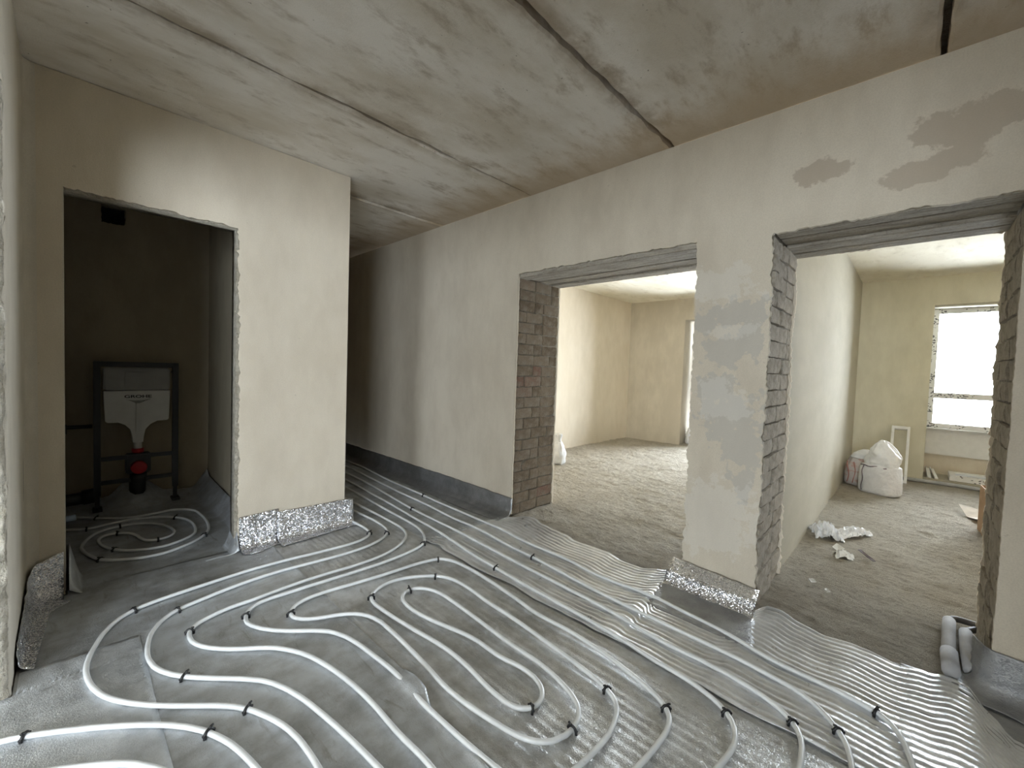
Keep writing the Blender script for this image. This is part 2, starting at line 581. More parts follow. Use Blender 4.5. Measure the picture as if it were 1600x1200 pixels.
# centre lines of the heating pipes in plan (metres)
PIPE_PATHS = {
 'A': [(2.02,8.6),(2.02,8.1),(2.02,7.6),(2.02,7.1),(2.02,6.6),(2.02,6.1),(2.021,5.6),(2.02,5.1),(2.018,4.6),(2.011,4.14),(1.996,3.76),(1.978,3.36),(1.969,3.081),(1.962,2.941),(1.955,2.881),(1.942,2.823),(1.916,2.747),(1.89,2.693),(1.858,2.642),(1.834,2.611),(1.805,2.584),(1.771,2.564),(1.714,2.545),(1.636,2.527),(1.537,2.515),(1.437,2.509),(1.257,2.511),(1.078,2.521),(0.958,2.528),(0.838,2.531),(0.758,2.534),(0.719,2.53),(0.7,2.525),(0.682,2.517),(0.666,2.507),(0.651,2.493),(0.639,2.478),(0.62,2.443),(0.61,2.406),(0.608,2.386),(0.609,2.366),(0.619,2.328),(0.645,2.274),(0.678,2.224),(0.731,2.165),(0.848,2.056),(0.874,2.026),(0.893,1.991),(0.913,1.935),(0.93,1.857),(0.944,1.738),(0.96,1.518),(0.957,1.439),(0.952,1.319),(0.955,1.179),(0.968,0.959),(0.974,0.9),(0.984,0.861),(0.992,0.843),(1.002,0.827),(1.029,0.798),(1.044,0.786),(1.061,0.776),(1.098,0.762),(1.157,0.752),(1.297,0.743),(1.357,0.745),(1.415,0.757),(1.453,0.769),(1.488,0.787),(1.503,0.8),(1.516,0.814),(1.528,0.83),(1.544,0.866),(1.559,0.924),(1.574,1.023),(1.599,1.261),(1.62,1.5),(1.628,1.72),(1.643,1.859),(1.644,1.959),(1.637,2.019),(1.626,2.057),(1.609,2.093),(1.586,2.125),(1.557,2.152),(1.492,2.198),(1.44,2.226),(1.402,2.24),(1.364,2.249),(1.324,2.25),(1.285,2.244),(1.248,2.231),(1.213,2.211),(1.198,2.199),(1.184,2.185),(1.173,2.169),(1.165,2.152),(1.159,2.133),(1.154,2.094),(1.156,2.034),(1.179,1.795),(1.208,1.577),(1.213,1.497),(1.211,1.397),(1.19,1.178),(1.189,1.119),(1.195,1.08),(1.202,1.062),(1.212,1.046),(1.226,1.033),(1.242,1.023),(1.26,1.018),(1.279,1.017),(1.297,1.02),(1.315,1.028),(1.33,1.039),(1.344,1.053),(1.355,1.069),(1.364,1.086),(1.376,1.124),(1.379,1.163),(1.378,1.203),(1.358,1.321),(1.357,1.381),(1.358,1.461),(1.352,1.52),(1.32,1.657),(1.292,1.773),(1.279,1.852),(1.275,1.932),(1.28,1.992),(1.29,2.03),(1.299,2.047),(1.31,2.063),(1.324,2.076),(1.34,2.086),(1.358,2.092),(1.376,2.093),(1.395,2.089),(1.411,2.081),(1.427,2.069),(1.441,2.055),(1.462,2.022),(1.476,1.985),(1.483,1.946),(1.485,1.826),(1.479,1.687),(1.458,1.327),(1.456,1.147),(1.449,1.088),(1.431,1.01),(1.413,0.953),(1.395,0.918),(1.384,0.902),(1.37,0.888),(1.354,0.876),(1.337,0.866),(1.319,0.859),(1.28,0.852),(1.241,0.853),(1.203,0.864),(1.185,0.872),(1.169,0.883),(1.155,0.896),(1.142,0.911),(1.122,0.946),(1.109,0.983),(1.093,1.061),(1.068,1.26),(1.066,1.319),(1.082,1.519),(1.097,1.858),(1.097,1.918),(1.088,1.977),(1.076,2.015),(1.058,2.051),(1.034,2.082),(1.004,2.107),(0.97,2.128),(0.88,2.171),(0.846,2.192),(0.817,2.219),(0.806,2.235),(0.797,2.252),(0.791,2.27),(0.79,2.289),(0.792,2.308),(0.799,2.326),(0.809,2.342),(0.822,2.357),(0.837,2.37),(0.853,2.38),(0.89,2.394),(0.929,2.401),(0.989,2.402),(1.148,2.382),(1.287,2.365),(1.446,2.352),(1.566,2.345),(1.645,2.334),(1.703,2.32),(1.721,2.313),(1.738,2.304),(1.753,2.292),(1.765,2.277),(1.783,2.242),(1.796,2.204),(1.803,2.165),(1.805,2.105),(1.777,1.666),(1.764,1.567),(1.746,1.448),(1.743,1.369),(1.748,1.209),(1.742,1.109),(1.725,0.97),(1.703,0.852),(1.678,0.755),(1.658,0.699),(1.639,0.664),(1.627,0.648),(1.613,0.635),(1.598,0.623),(1.58,0.614),(1.562,0.608),(1.523,0.601),(1.463,0.6),(1.303,0.61),(1.204,0.621),(1.124,0.625),(1.065,0.635),(1.009,0.654),(0.973,0.672),(0.94,0.694),(0.911,0.722),(0.887,0.753),(0.859,0.806),(0.837,0.862),(0.823,0.92),(0.816,0.979),(0.819,1.119),(0.81,1.279),(0.809,1.459),(0.802,1.578),(0.787,1.697),(0.763,1.815),(0.742,1.892),(0.721,1.948),(0.683,2.019),(0.65,2.068),(0.622,2.097),(0.515,2.186),(0.472,2.228),(0.434,2.274),(0.413,2.308),(0.396,2.344),(0.385,2.382),(0.382,2.422),(0.386,2.461),(0.392,2.479),(0.401,2.496),(0.413,2.511),(0.427,2.525),(0.443,2.536),(0.479,2.552),(0.536,2.571),(0.574,2.579),(0.694,2.584),(0.853,2.599),(1.013,2.605),(1.113,2.603),(1.273,2.592),(1.373,2.595),(1.452,2.603),(1.53,2.621),(1.587,2.641),(1.641,2.667),(1.692,2.698),(1.739,2.735),(1.781,2.778),(1.804,2.81),(1.821,2.846),(1.84,2.903),(1.851,2.961),(1.855,3.021),(1.859,3.341),(1.851,3.821),(1.856,4.081),(1.878,4.52),(1.895,4.88),(1.902,5.22),(1.901,5.72),(1.9,6.22),(1.9,6.72),(1.9,7.22),(1.9,7.72),(1.9,8.22),(1.9,8.6)],
 'B': [(1.78,8.6),(1.78,8.1),(1.78,7.6),(1.78,7.1),(1.78,6.6),(1.78,6.1),(1.781,5.6),(1.78,5.1),(1.773,4.74),(1.753,4.24),(1.745,3.92),(1.747,3.68),(1.766,3.162),(1.763,3.103),(1.755,3.044),(1.746,3.005),(1.73,2.968),(1.709,2.935),(1.683,2.906),(1.652,2.881),(1.618,2.861),(1.563,2.837),(1.506,2.82),(1.447,2.809),(1.367,2.803),(1.267,2.803),(1.068,2.819),(0.929,2.832),(0.849,2.833),(0.749,2.825),(0.631,2.806),(0.495,2.774),(0.418,2.753),(0.381,2.738),(0.349,2.717),(0.321,2.689),(0.297,2.657),(0.27,2.605),(0.25,2.548),(0.238,2.49),(0.229,2.41),(0.23,2.35),(0.239,2.292),(0.258,2.235),(0.286,2.182),(0.32,2.134),(0.373,2.074),(0.498,1.944),(0.536,1.898),(0.567,1.847),(0.59,1.792),(0.62,1.696),(0.644,1.579),(0.687,1.282),(0.696,1.183),(0.705,0.903),(0.715,0.824),(0.731,0.745),(0.75,0.689),(0.776,0.635),(0.81,0.586),(0.85,0.542),(0.881,0.517),(0.914,0.495),(0.969,0.471),(1.026,0.455),(1.124,0.437),(1.224,0.429),(1.464,0.421),(1.603,0.405),(1.642,0.404),(1.681,0.41),(1.718,0.423),(1.751,0.443),(1.78,0.47),(1.802,0.502),(1.819,0.538),(1.837,0.595),(1.848,0.654),(1.861,0.813),(1.887,0.991),(1.905,1.23),(1.926,1.73),(1.947,2.009),(1.956,2.149),(1.995,2.446),(2.025,2.664),(2.037,2.803),(2.052,3.063),(2.084,3.442),(2.115,3.961),(2.136,4.3),(2.146,4.62),(2.151,5.12),(2.151,5.62),(2.15,6.12),(2.15,6.62),(2.15,7.12),(2.15,7.62),(2.15,8.12),(2.15,8.6)],
 'C': [(1.65,8.6),(1.65,8.1),(1.65,7.6),(1.65,7.1),(1.651,6.599),(1.65,6.099),(1.647,5.599),(1.641,5.099),(1.636,4.599),(1.63,4.099),(1.62,3.579),(1.622,3.38),(1.632,3.163),(1.63,3.104),(1.623,3.066),(1.61,3.029),(1.601,3.011),(1.589,2.996),(1.56,2.97),(1.525,2.952),(1.487,2.94),(1.429,2.932),(1.349,2.931),(1.209,2.941),(0.91,2.968),(0.81,2.969),(0.611,2.955),(0.412,2.932),(0.314,2.916),(0.256,2.901),(0.22,2.885),(0.188,2.863),(0.16,2.835),(0.127,2.786),(0.101,2.732),(0.07,2.637),(0.049,2.56),(0.04,2.501),(0.037,2.441),(0.041,2.381),(0.054,2.303),(0.071,2.246),(0.095,2.191),(0.126,2.139),(0.173,2.075),(0.226,2.015),(0.312,1.931),(0.384,1.862),(0.424,1.818),(0.458,1.769),(0.485,1.715),(0.515,1.641),(0.537,1.564),(0.547,1.505),(0.553,1.426),(0.554,1.246),(0.561,1.006),(0.565,0.866),(0.579,0.727),(0.595,0.628),(0.611,0.57),(0.635,0.516),(0.666,0.465),(0.703,0.418),(0.745,0.375),(0.792,0.338),(0.844,0.309),(0.899,0.287),(0.976,0.266),(1.094,0.243),(1.193,0.233),(1.613,0.218),(1.753,0.219),(1.812,0.226),(1.851,0.236),(1.887,0.252),(1.918,0.274),(1.944,0.303),(1.964,0.337),(1.985,0.393),(2.0,0.451),(2.012,0.53),(2.018,0.63),(2.016,0.81),(2.023,0.889),(2.059,1.126),(2.07,1.266),(2.095,1.765),(2.124,2.245),(2.148,2.604),(2.159,3.064),(2.173,3.324),(2.206,3.702),(2.254,4.2),(2.274,4.479),(2.285,4.779),(2.292,5.259),(2.291,5.759),(2.29,6.259),(2.29,6.76),(2.29,7.26),(2.29,7.76),(2.29,8.26),(2.29,8.6)],
 'D': [(-1.4,2.1),(-0.944,2.165),(-0.646,2.201),(-0.507,2.21),(-0.327,2.216),(-0.267,2.212),(-0.209,2.2),(-0.153,2.179),(-0.083,2.141),(-0.0,2.085),(0.111,1.999),(0.186,1.934),(0.242,1.877),(0.28,1.831),(0.313,1.781),(0.349,1.709),(0.377,1.635),(0.397,1.557),(0.423,1.399),(0.434,1.3),(0.438,1.16),(0.443,0.9),(0.45,0.74),(0.465,0.621),(0.489,0.483),(0.504,0.425),(0.525,0.369),(0.554,0.317),(0.591,0.27),(0.632,0.227),(0.678,0.188),(0.728,0.155),(0.781,0.127),(0.837,0.107),(0.915,0.09),(1.073,0.067),(1.193,0.058),(1.353,0.058),(1.633,0.066),(1.753,0.076),(1.891,0.097),(1.929,0.107),(1.966,0.122),(2.0,0.142),(2.047,0.179),(2.074,0.207),(2.098,0.239),(2.116,0.274),(2.129,0.312),(2.139,0.37),(2.161,0.549),(2.166,0.689),(2.173,1.029),(2.187,1.309),(2.205,1.508),(2.241,1.826),(2.252,2.006),(2.262,2.165),(2.279,2.304),(2.3,2.463),(2.306,2.563),(2.305,2.883),(2.314,3.022),(2.336,3.262),(2.343,3.461),(2.353,3.801),(2.383,4.3),(2.411,4.76),(2.431,5.079),(2.437,5.319),(2.433,5.739),(2.43,6.239),(2.43,6.739),(2.43,7.24),(2.43,7.74),(2.43,8.24),(2.43,8.6)],
 'E': [(-1.4,1.98),(-0.981,2.015),(-0.641,2.034),(-0.521,2.034),(-0.342,2.021),(-0.262,2.011),(-0.204,1.997),(-0.148,1.977),(-0.095,1.949),(0.054,1.848),(0.1,1.81),(0.141,1.766),(0.175,1.718),(0.214,1.648),(0.245,1.574),(0.27,1.498),(0.287,1.42),(0.3,1.321),(0.315,1.121),(0.321,0.641),(0.325,0.521),(0.333,0.441),(0.353,0.343),(0.379,0.247),(0.4,0.191),(0.427,0.137),(0.462,0.089),(0.504,0.047),(0.551,0.01),(0.62,-0.031),(0.692,-0.065),(0.749,-0.084),(0.807,-0.096),(0.887,-0.104),(1.327,-0.117),(1.507,-0.114),(1.707,-0.102),(1.886,-0.082),(2.044,-0.056),(2.102,-0.042),(2.139,-0.028),(2.174,-0.011),(2.19,0.001),(2.204,0.014),(2.216,0.029),(2.225,0.045),(2.235,0.082),(2.256,0.22),(2.26,0.319),(2.263,0.379),(2.273,0.438),(2.319,0.591),(2.338,0.69),(2.37,0.928),(2.384,1.026),(2.385,1.086),(2.364,1.386),(2.365,1.446),(2.371,1.505),(2.392,1.623),(2.399,1.703),(2.4,1.863),(2.403,2.043),(2.412,2.183),(2.439,2.381),(2.445,2.481),(2.45,2.741),(2.46,3.061),(2.465,3.301),(2.486,3.66),(2.494,3.98),(2.502,4.22),(2.521,4.48),(2.564,4.958),(2.576,5.178),(2.579,5.418),(2.572,5.918),(2.57,6.418),(2.57,6.919),(2.57,7.419),(2.57,7.919),(2.57,8.42),(2.57,8.6)],
 'F': [(-0.55,4.86),(-0.23,4.883),(-0.111,4.897),(-0.072,4.896),(-0.034,4.888),(0.002,4.871),(0.033,4.847),(0.088,4.79),(0.158,4.718),(0.231,4.65),(0.263,4.625),(0.297,4.606),(0.334,4.593),(0.373,4.586),(0.433,4.583),(0.492,4.59),(0.55,4.602),(0.589,4.603),(0.608,4.6),(0.626,4.594),(0.643,4.585),(0.674,4.561),(0.701,4.532),(0.722,4.499),(0.737,4.463),(0.745,4.424),(0.752,4.344),(0.759,4.184),(0.756,4.084),(0.743,3.965),(0.732,3.906),(0.713,3.85),(0.684,3.797),(0.648,3.75),(0.605,3.709),(0.556,3.673),(0.505,3.643),(0.469,3.626),(0.431,3.615),(0.392,3.61),(0.352,3.613),(0.314,3.621),(0.276,3.634),(0.224,3.663),(0.177,3.699),(0.149,3.728),(0.125,3.759),(0.106,3.794),(0.086,3.85),(0.054,3.966),(0.044,4.025),(0.043,4.085),(0.051,4.144),(0.065,4.202),(0.084,4.259),(0.101,4.295),(0.122,4.328),(0.149,4.357),(0.181,4.379),(0.217,4.395),(0.255,4.403),(0.295,4.404),(0.333,4.396),(0.369,4.381),(0.402,4.359),(0.43,4.332),(0.466,4.284),(0.494,4.232),(0.515,4.175),(0.53,4.117),(0.537,4.058),(0.536,4.019),(0.527,3.981),(0.52,3.963),(0.511,3.947),(0.499,3.933),(0.484,3.922),(0.468,3.915),(0.45,3.912),(0.431,3.912),(0.413,3.916),(0.397,3.923),(0.382,3.934),(0.37,3.947),(0.361,3.963),(0.348,4.0),(0.326,4.118),(0.312,4.155),(0.293,4.189),(0.267,4.218),(0.251,4.229),(0.235,4.239),(0.217,4.245),(0.2,4.248),(0.183,4.246),(0.167,4.24),(0.154,4.23),(0.145,4.216),(0.137,4.199),(0.129,4.161),(0.128,4.121),(0.135,4.062),(0.15,4.004),(0.172,3.948),(0.2,3.895),(0.234,3.846),(0.261,3.817),(0.292,3.792),(0.326,3.772),(0.363,3.758),(0.401,3.75),(0.44,3.749),(0.479,3.756),(0.516,3.77),(0.551,3.789),(0.583,3.813),(0.611,3.84),(0.634,3.872),(0.648,3.908),(0.659,3.966),(0.669,4.086),(0.668,4.146),(0.661,4.205),(0.646,4.263),(0.623,4.318),(0.592,4.369),(0.553,4.414),(0.507,4.453),(0.457,4.485),(0.402,4.51),(0.364,4.521),(0.325,4.527),(0.285,4.529),(0.246,4.525),(0.189,4.509),(0.132,4.491),(0.113,4.487),(0.094,4.486),(0.076,4.488),(0.058,4.494),(0.042,4.503),(-0.018,4.552),(-0.034,4.561),(-0.052,4.568),(-0.09,4.576),(-0.15,4.576),(-0.25,4.571),(-0.55,4.58)],
}
# ------------------------------------------------------------------ the setting
CEIL, RCEIL = 2.845, 2.765
XR0, XR1 = 2.755, 3.385       # right wall, hall face and room face
D1 = (1.033, 2.60, 2.165)      # first doorway y0, y1, top
D2 = (-.300, .605, 2.155)      # second doorway


def box_struct(name, a, b, mat, bevel=0.0):
    return structure(MB().box(a, b).obj(name, mat, bevel=bevel))


# --- floors
box_struct('floor', (-7.2, -3.2, -.25), (2.73, 9.2, 0.0), M['screed'])


def room_z(x, y):
    w = fract((x * 9, y * 4.6, 1.0), 3, 5) * .0105 + fract((x * 21, y * 13, 6.0), 5, 2) * .0055 + fract((x * 2.2, y * 1.6, 4.0), 4, 3) * .010
    edge = max(0, min(1, 1 - (x - 2.80) / .12))
    return -.010 + w * (1 - edge * .7) - edge * .006


g = grid_mesh(380, 330, lambda u, v: (2.70 + u * 6.5, -3.1 + v * 7.6, room_z(2.70 + u * 6.5, -3.1 + v * 7.6)))
rf = structure(link('floor', g, M['sand']))
solid(rf, .2)

# --- right wall: masonry core, plaster skins with broken edges, bricks, lintel beams
Y0, Y1 = -3.0, 9.0
HOLE = .145


def wall_loops(rough, d1, d2, seed, zbot, near=1.0):
    (a0, a1, at), (b0, b1, bt) = d1, d2
    pts = [(Y0, zbot), (b0, zbot)]
    if rough:
        lp = [Vector((Y0, zbot))]
        lp += rough_line((b0, zbot), (b0, bt), rough * near, seed=seed)
        lp += rough_line((b0, bt), (b1, bt), rough * .8, seed=seed + 1)
        lp += rough_line((b1, bt), (b1, zbot), rough, seed=seed + 2)
        lp += rough_line((a0, zbot), (a0, at), rough, seed=seed + 3)
        lp += rough_line((a0, at), (a1, at), rough * .7, seed=seed + 4)
        lp += rough_line((a1, at), (a1, zbot), rough * .35, seed=seed + 5)
    else:
        lp = [Vector(p) for p in [(Y0, zbot), (b0, zbot), (b0, bt), (b1, bt), (b1, zbot), (a0, zbot), (a0, at), (a1, at), (a1, zbot)]]
    lp += [Vector((Y1, zbot)), Vector((Y1, CEIL)), Vector((Y0, CEIL))]
    return [lp]


me = panel(wall_loops(.020, (D1[0] + .004, D1[1], D1[2] + .028), (D2[0] - .002, D2[1] + .012, D2[2] + .012), 11, 0.0, .22), .026,
           lambda y, z, w: (XR0 + .013 + w, y, z))
wall_right = structure(link('wall_right', me, M['wall_right']))
# rounded chip-outs give the front skin a soft edge
me = panel(wall_loops(.018, (D1[0] - .002, D1[1] + .004, D1[2] - .003), (D2[0] - .004, D2[1] + .004, D2[2] - .004), 31, -.02, .75), .020,
           lambda y, z, w: (XR1 - .010 + w, y, z))
link('plaster_skin', me, M['wall_room'], wall_right)
me = panel(wall_loops(0, (D1[0] - .012, D1[1] + .016, D1[2] + HOLE), (D2[0] - .020, D2[1] + .020, D2[2] + HOLE), 0, -.02), XR1 - XR0 - .05,
           lambda y, z, w: ((XR0 + XR1) / 2 + w, y, z))
link('masonry_core', me, M['mortar'], wall_right)


def brick_mesh(L, Dp, H, seed, lump=.0055):
    """one brick: face at y=0 looking towards -y, chipped and slightly uneven"""
    nx, nz = 4, 2
    vs, fs = [], []
    for k in range(nz + 1):
        for i in range(nx + 1):
            x, z = (i / nx - .5) * L, (k / nz - .5) * H
            ed = (i in (0, nx)) + (k in (0, nz))
            w = fract((x * 22 + seed * 5, z * 30, seed), seed) * lump + .003 * ed
            jx = fract((seed, z * 40, x * 20), seed + 1) * .004 * (1 if i in (0, nx) else 0)
            jz = fract((x * 25, seed, z * 20), seed + 2) * .004 * (1 if k in (0, nz) else 0)
            vs.append((x + jx, w, z + jz))
    n = len(vs)
    for k in range(nz):
        for i in range(nx):
            a = k * (nx + 1) + i
            fs.append((a, a + 1, a + nx + 2, a + nx + 1))
    ring = [i for i in range(nx + 1)] + [(k + 1) * (nx + 1) - 1 for k in range(1, nz + 1)] + \
           [nz * (nx + 1) + i for i in range(nx - 1, -1, -1)] + [k * (nx + 1) for k in range(nz - 1, 0, -1)]
    for i in ring:
        vs.append((vs[i][0], Dp, vs[i][2]))
    m = len(ring)
    for q in range(m):
        fs.append((ring[q], n + q, n + (q + 1) % m, ring[(q + 1) % m]))
    fs.append(tuple(n + q for q in range(m))[::-1])
    me = pym(vs, fs)
    bm = bmesh.new()
    bm.from_mesh(me)
    bmesh.ops.recalc_face_normals(bm, faces=bm.faces)
    bm.to_mesh(me)
    bm.free()
    return me


def brick_set(mat, lump):
    out = {}
    for kind, L in (('s', .250), ('h', .122)):
        out[kind] = []
        for q in range(5):
            me = brick_mesh(L, .075, .0885, q + (9 if kind == 'h' else 1), lump)
            me.materials.append(mat)
            out[kind].append(me)
    return out


def lay_bricks(bset, x0, x1, yface, sgn, ztop, parent, seed, scat=.006):
    """a jamb face of brick courses between x0 and x1; sgn -1 looks to -y, +1 to +y"""
    rng = random.Random(seed)
    zc = .0985
    nrow = int(ztop / zc + .6)
    for r in range(nrow):
        z = ztop - zc * (r + .5)
        if z < .03:
            continue
        seq = ('s', 'h', 's') if r % 2 == 0 else ('h', 's', 's')
        if rng.random() < .22:
            seq = ('s', 's', 'h')
        tot = sum(.25 if kd == 's' else .122 for kd in seq) + .021
        fit = (x1 - x0 - .006) / tot
        x = x0 + .003
        for kd in seq:
            L = (.25 if kd == 's' else .122) * fit
            o = bpy.data.objects.new('brick', rng.choice(bset[kd]))
            COL.objects.link(o)
            o.parent = parent
            o.scale = (fit, 1, 1)
            dy = rng.uniform(-scat, scat * .7)
            o.location = (x + L / 2, yface - sgn * (-dy + .002) if sgn < 0 else yface - .002 + dy, z + rng.uniform(-.002, .002))
            o.rotation_euler = (rng.uniform(-.02, .02), rng.uniform(-.012, .012), rng.uniform(-.015, .015) + (math.pi if sgn > 0 else 0))
            x += L + .0105 * fit


BR, BG = brick_set(M['brick'], .005), brick_set(M['brick_grey'], .008)
lay_bricks(BR, XR0 + .026, XR1 - .018, D1[1] + .002, -1, D1[2], wall_right, 1)
lay_bricks(BG, XR0 + .026, XR1 - .018, D2[1] + .002, -1, D2[2], wall_right, 2, .009)
lay_bricks(BG, XR0 + .026, XR1 - .018, D2[0] - .002, 1, D2[2], wall_right, 3, .009)
# concrete lintel beams above the two doorways
for (y0, y1, zt), sd in ((D1, 1), (D2, 2)):
    rng = random.Random(sd)
    x = XR0 + .028
    for q, wd in enumerate((.125, .150, .150, .145)):
        mb = MB()
        n = 24
        dz = rng.uniform(-.010, .010)
        for j in range(n):
            ya, yb = y0 - .010 + (y1 - y0 + .02) * j / n, y0 - .010 + (y1 - y0 + .02) * (j + 1) / n
            vs = []
            for yy in (ya, yb):
                e = fract((yy * 20, q, sd), q) * .008
                e2 = fract((yy * 12, q + 4, sd), q + 3) * .005
                vs += [(x + e * .6, yy, zt + dz + e * .5 + .003), (x + .012 + e, yy, zt + dz), (x + wd - .012 + e2, yy, zt + dz + e2 * .5), (x + wd + e2 * .6, yy, zt + dz + .003),
                       (x + wd, yy, zt + HOLE - .002), (x, yy, zt + HOLE - .002)]
            fs = [(k, (k + 1) % 6, 6 + (k + 1) % 6, 6 + k) for k in range(6)]
            if j == 0:
                fs.append((0, 1, 2, 3, 4, 5))
            if j == n - 1:
                fs.append((11, 10, 9, 8, 7, 6))
            mb.add(vs, fs)
        mb.obj('lintel_beam', M['lintel'], wall_right)
        x += wd + .010

# --- bathroom front wall with its doorway
BY0, BY1 = 3.375, 3.505
BD = (-.030, .785, 2.235)


def bath_loop(r, d, seed, x0, x1):
    lp = [Vector((x0, 0))]
    a, b, zt = d
    if r:
        lp += rough_line((a, 0), (a, zt), r * .25, seed=seed)
        lp += rough_line((a, zt), (b, zt - .012), r * .55, seed=seed + 1)
        lp += rough_line((b, zt - .012), (b + .012, 1.5), r, seed=seed + 2)
        lp += rough_line((b + .012, 1.5), (b + .016, 0), r * .8, seed=seed + 6)
        lp += [Vector((b + .016, 0))]
    else:
        lp += [Vector(p) for p in [(a, 0), (a, zt), (b, zt), (b, 0)]]
    lp += [Vector((x1, 0)), Vector((x1, CEIL)), Vector((x0, CEIL))]
    return [lp]


me = panel(bath_loop(.024, (BD[0] + .002, BD[1] + .004, BD[2] + .016), 51, -.17, 1.565), .022, lambda x, z, w: (x, BY0 + .011 + w, z))
wall_bath = structure(link('wall_bathroom', me, M['wall_bath']))
me = panel(bath_loop(0, BD, 0, -.17, 1.545), BY1 - BY0 - .022, lambda x, z, w: (x, (BY0 + BY1) / 2 + .011 + w, z))
link('masonry_core', me, M['rough_edge'], wall_bath)
# plaster chips and crumbs hanging on the broken right edge and the lintel edge of the bathroom doorway
rng = random.Random(5)
mb = MB()
for q in range(150):
    if q < 105:
        z = rng.uniform(.25, 2.2)
        p = Vector((BD[1] + rng.uniform(-.006, .014), BY0 + rng.uniform(.004, .02), z))
    else:
        p = Vector((rng.uniform(BD[0], BD[1]), BY0 + rng.uniform(.004, .02), BD[2] + rng.uniform(-.004, .012)))
    s = rng.uniform(.004, .011)
    vs = [p + Vector((rng.uniform(-1, 1), rng.uniform(-.6, .6), rng.uniform(-1, 1))) * s for _ in range(4)]
    mb.add(vs, [(0, 1, 2), (0, 2, 3), (0, 3, 1), (1, 3, 2)])
cr = mb.obj('plaster_crumbs', M['rough_edge'], wall_bath)
cr['kind'] = 'stuff'
# thin corner bead on the left edge of the bathroom doorway
MB().box((BD[0] - .002, BY0 - .001, .02), (BD[0] + .004, BY0 + .05, BD[2])).obj('corner_bead', M['wall_left'], wall_bath)

# bathroom shell
bx0, bx1, by1 = -1.05, .965, 5.20
me = panel([[(bx0 - .1, -.0), (bx1 + .1, -.0), (bx1 + .1, CEIL), (bx0 - .1, CEIL)],
            rough_line((.185, 2.505), (.335, 2.515), .012, seed=3) + rough_line((.335, 2.515), (.343, 2.66), .014, seed=4) +
            rough_line((.343, 2.66), (.187, 2.665), .012, seed=5) + rough_line((.187, 2.665), (.185, 2.505), .012, seed=6)],
           .12, lambda x, z, w: (x, by1 + .06 + w, z))
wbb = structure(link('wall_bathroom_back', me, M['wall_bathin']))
MB().box((.10, by1 + .125, 2.42), (.43, by1 + .40, 2.75)).obj('duct_shaft', M['dark'], wbb)  # solid near-black block, the open shaft's darkness put into its colour
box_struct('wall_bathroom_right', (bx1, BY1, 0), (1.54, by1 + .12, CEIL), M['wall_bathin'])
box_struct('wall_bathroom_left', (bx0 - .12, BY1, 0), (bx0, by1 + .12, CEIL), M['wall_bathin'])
# corridor
me = panel([[(BY0 + .023, 0), (9.0, 0), (9.0, CEIL), (BY0 + .023, CEIL)]], .022, lambda y, z, w: (1.554 + w, y, z))
structure(link('wall_corridor_left', me, M['wall_corridor']))
box_struct('wall_corridor_end', (1.40, 9.0, 0), (XR1, 9.15, CEIL), M['wall_corridor'])

# --- left wall stub: smooth plaster face, rounded corner towards the bathroom wall, broken end
LX, LE = -.17, 2.455


def stub(u, v):
    # horizontal section swept up: broken end, smooth hall face, cove into the bathroom wall
    prof = [(-.43, LE + .012), (-.36, LE), (-.30, LE - .004), (-.245, LE), (-.205, LE + .002), (-.186, LE + .006), (-.175, LE + .016), (LX, LE + .034)]
    prof += [(LX, LE + .034 + (BY0 - .045 - LE - .034) * k / 8) for k in range(1, 9)]
    prof += [(LX + .045 * (1 - math.cos(a)), BY0 - .045 + .045 * math.sin(a)) for a in (math.pi / 8, math.pi / 4, 3 * math.pi / 8, math.pi / 2)]
    k = u * (len(prof) - 1)
    i = min(int(k + 1e-6), len(prof) - 2)
    f = k - i
    x = prof[i][0] * (1 - f) + prof[i + 1][0] * f
    y = prof[i][1] * (1 - f) + prof[i + 1][1] * f
    z = v * CEIL
    if y < LE + .03:
        y += fract((x * 14, z * 8, 2), 8, 5) * .022
        x += fract((x * 20, z * 12, 7), 9, 5) * .008 * (1 if x > -.21 else 0)
    return (x, y, z)


wl = structure(link('wall_left', grid_mesh(57, 200, stub), M['wall_left']))
wl.data.materials.append(M['rough_edge'])
for p in wl.data.polygons:
    if p.center.y < LE + .026 and p.center.x < -.173:
        p.material_index = 1
me = MB().box((-.44, LE + .03, 0), (LX - .02, BY0 + .10, CEIL)).mesh()
link('masonry_core', me, M['mortar'], wl)
# unseen rest of left wall: header and rear piece, sized to shade the hall
box_struct('wall_left_rear', (-.44, -3.0, 0), (LX, -.80, CEIL), M['wall_left'])
box_struct('wall_left_header', (-.44, -.80, 2.34), (LX, LE + .03, CEIL), M['wall_left'])
# side room with unseen windows placed for the hall light; wall behind the camera
SW = (-6.5, -2.3, .06, 2.50)
box_struct('wall_side_room_end', (-7.0, BY0 + .10, 0), (-.17, BY0 + .12, CEIL), M['wall_left'])
SL = (-2.7, -.80, .06, 2.50)
me = panel([[(-3.2, 0), (BY0 + .10, 0), (BY0 + .10, CEIL), (-3.2, CEIL)], [(SL[0], SL[2]), (SL[1], SL[2]), (SL[1], SL[3]), (SL[0], SL[3])]], .25,
           lambda y, z, w: (-6.925 + w, y, z))
structure(link('wall_side_room_left', me, M['wall_left']))
me = panel([[(-7.0, 0), (XR1, 0), (XR1, CEIL), (-7.0, CEIL)], [(SW[0], SW[2]), (SW[1], SW[2]), (SW[1], SW[3]), (SW[0], SW[3])]], .25,
           lambda x, z, w: (x, -3.125 + w, z))
structure(link('wall_rear', me, M['wall_left']))


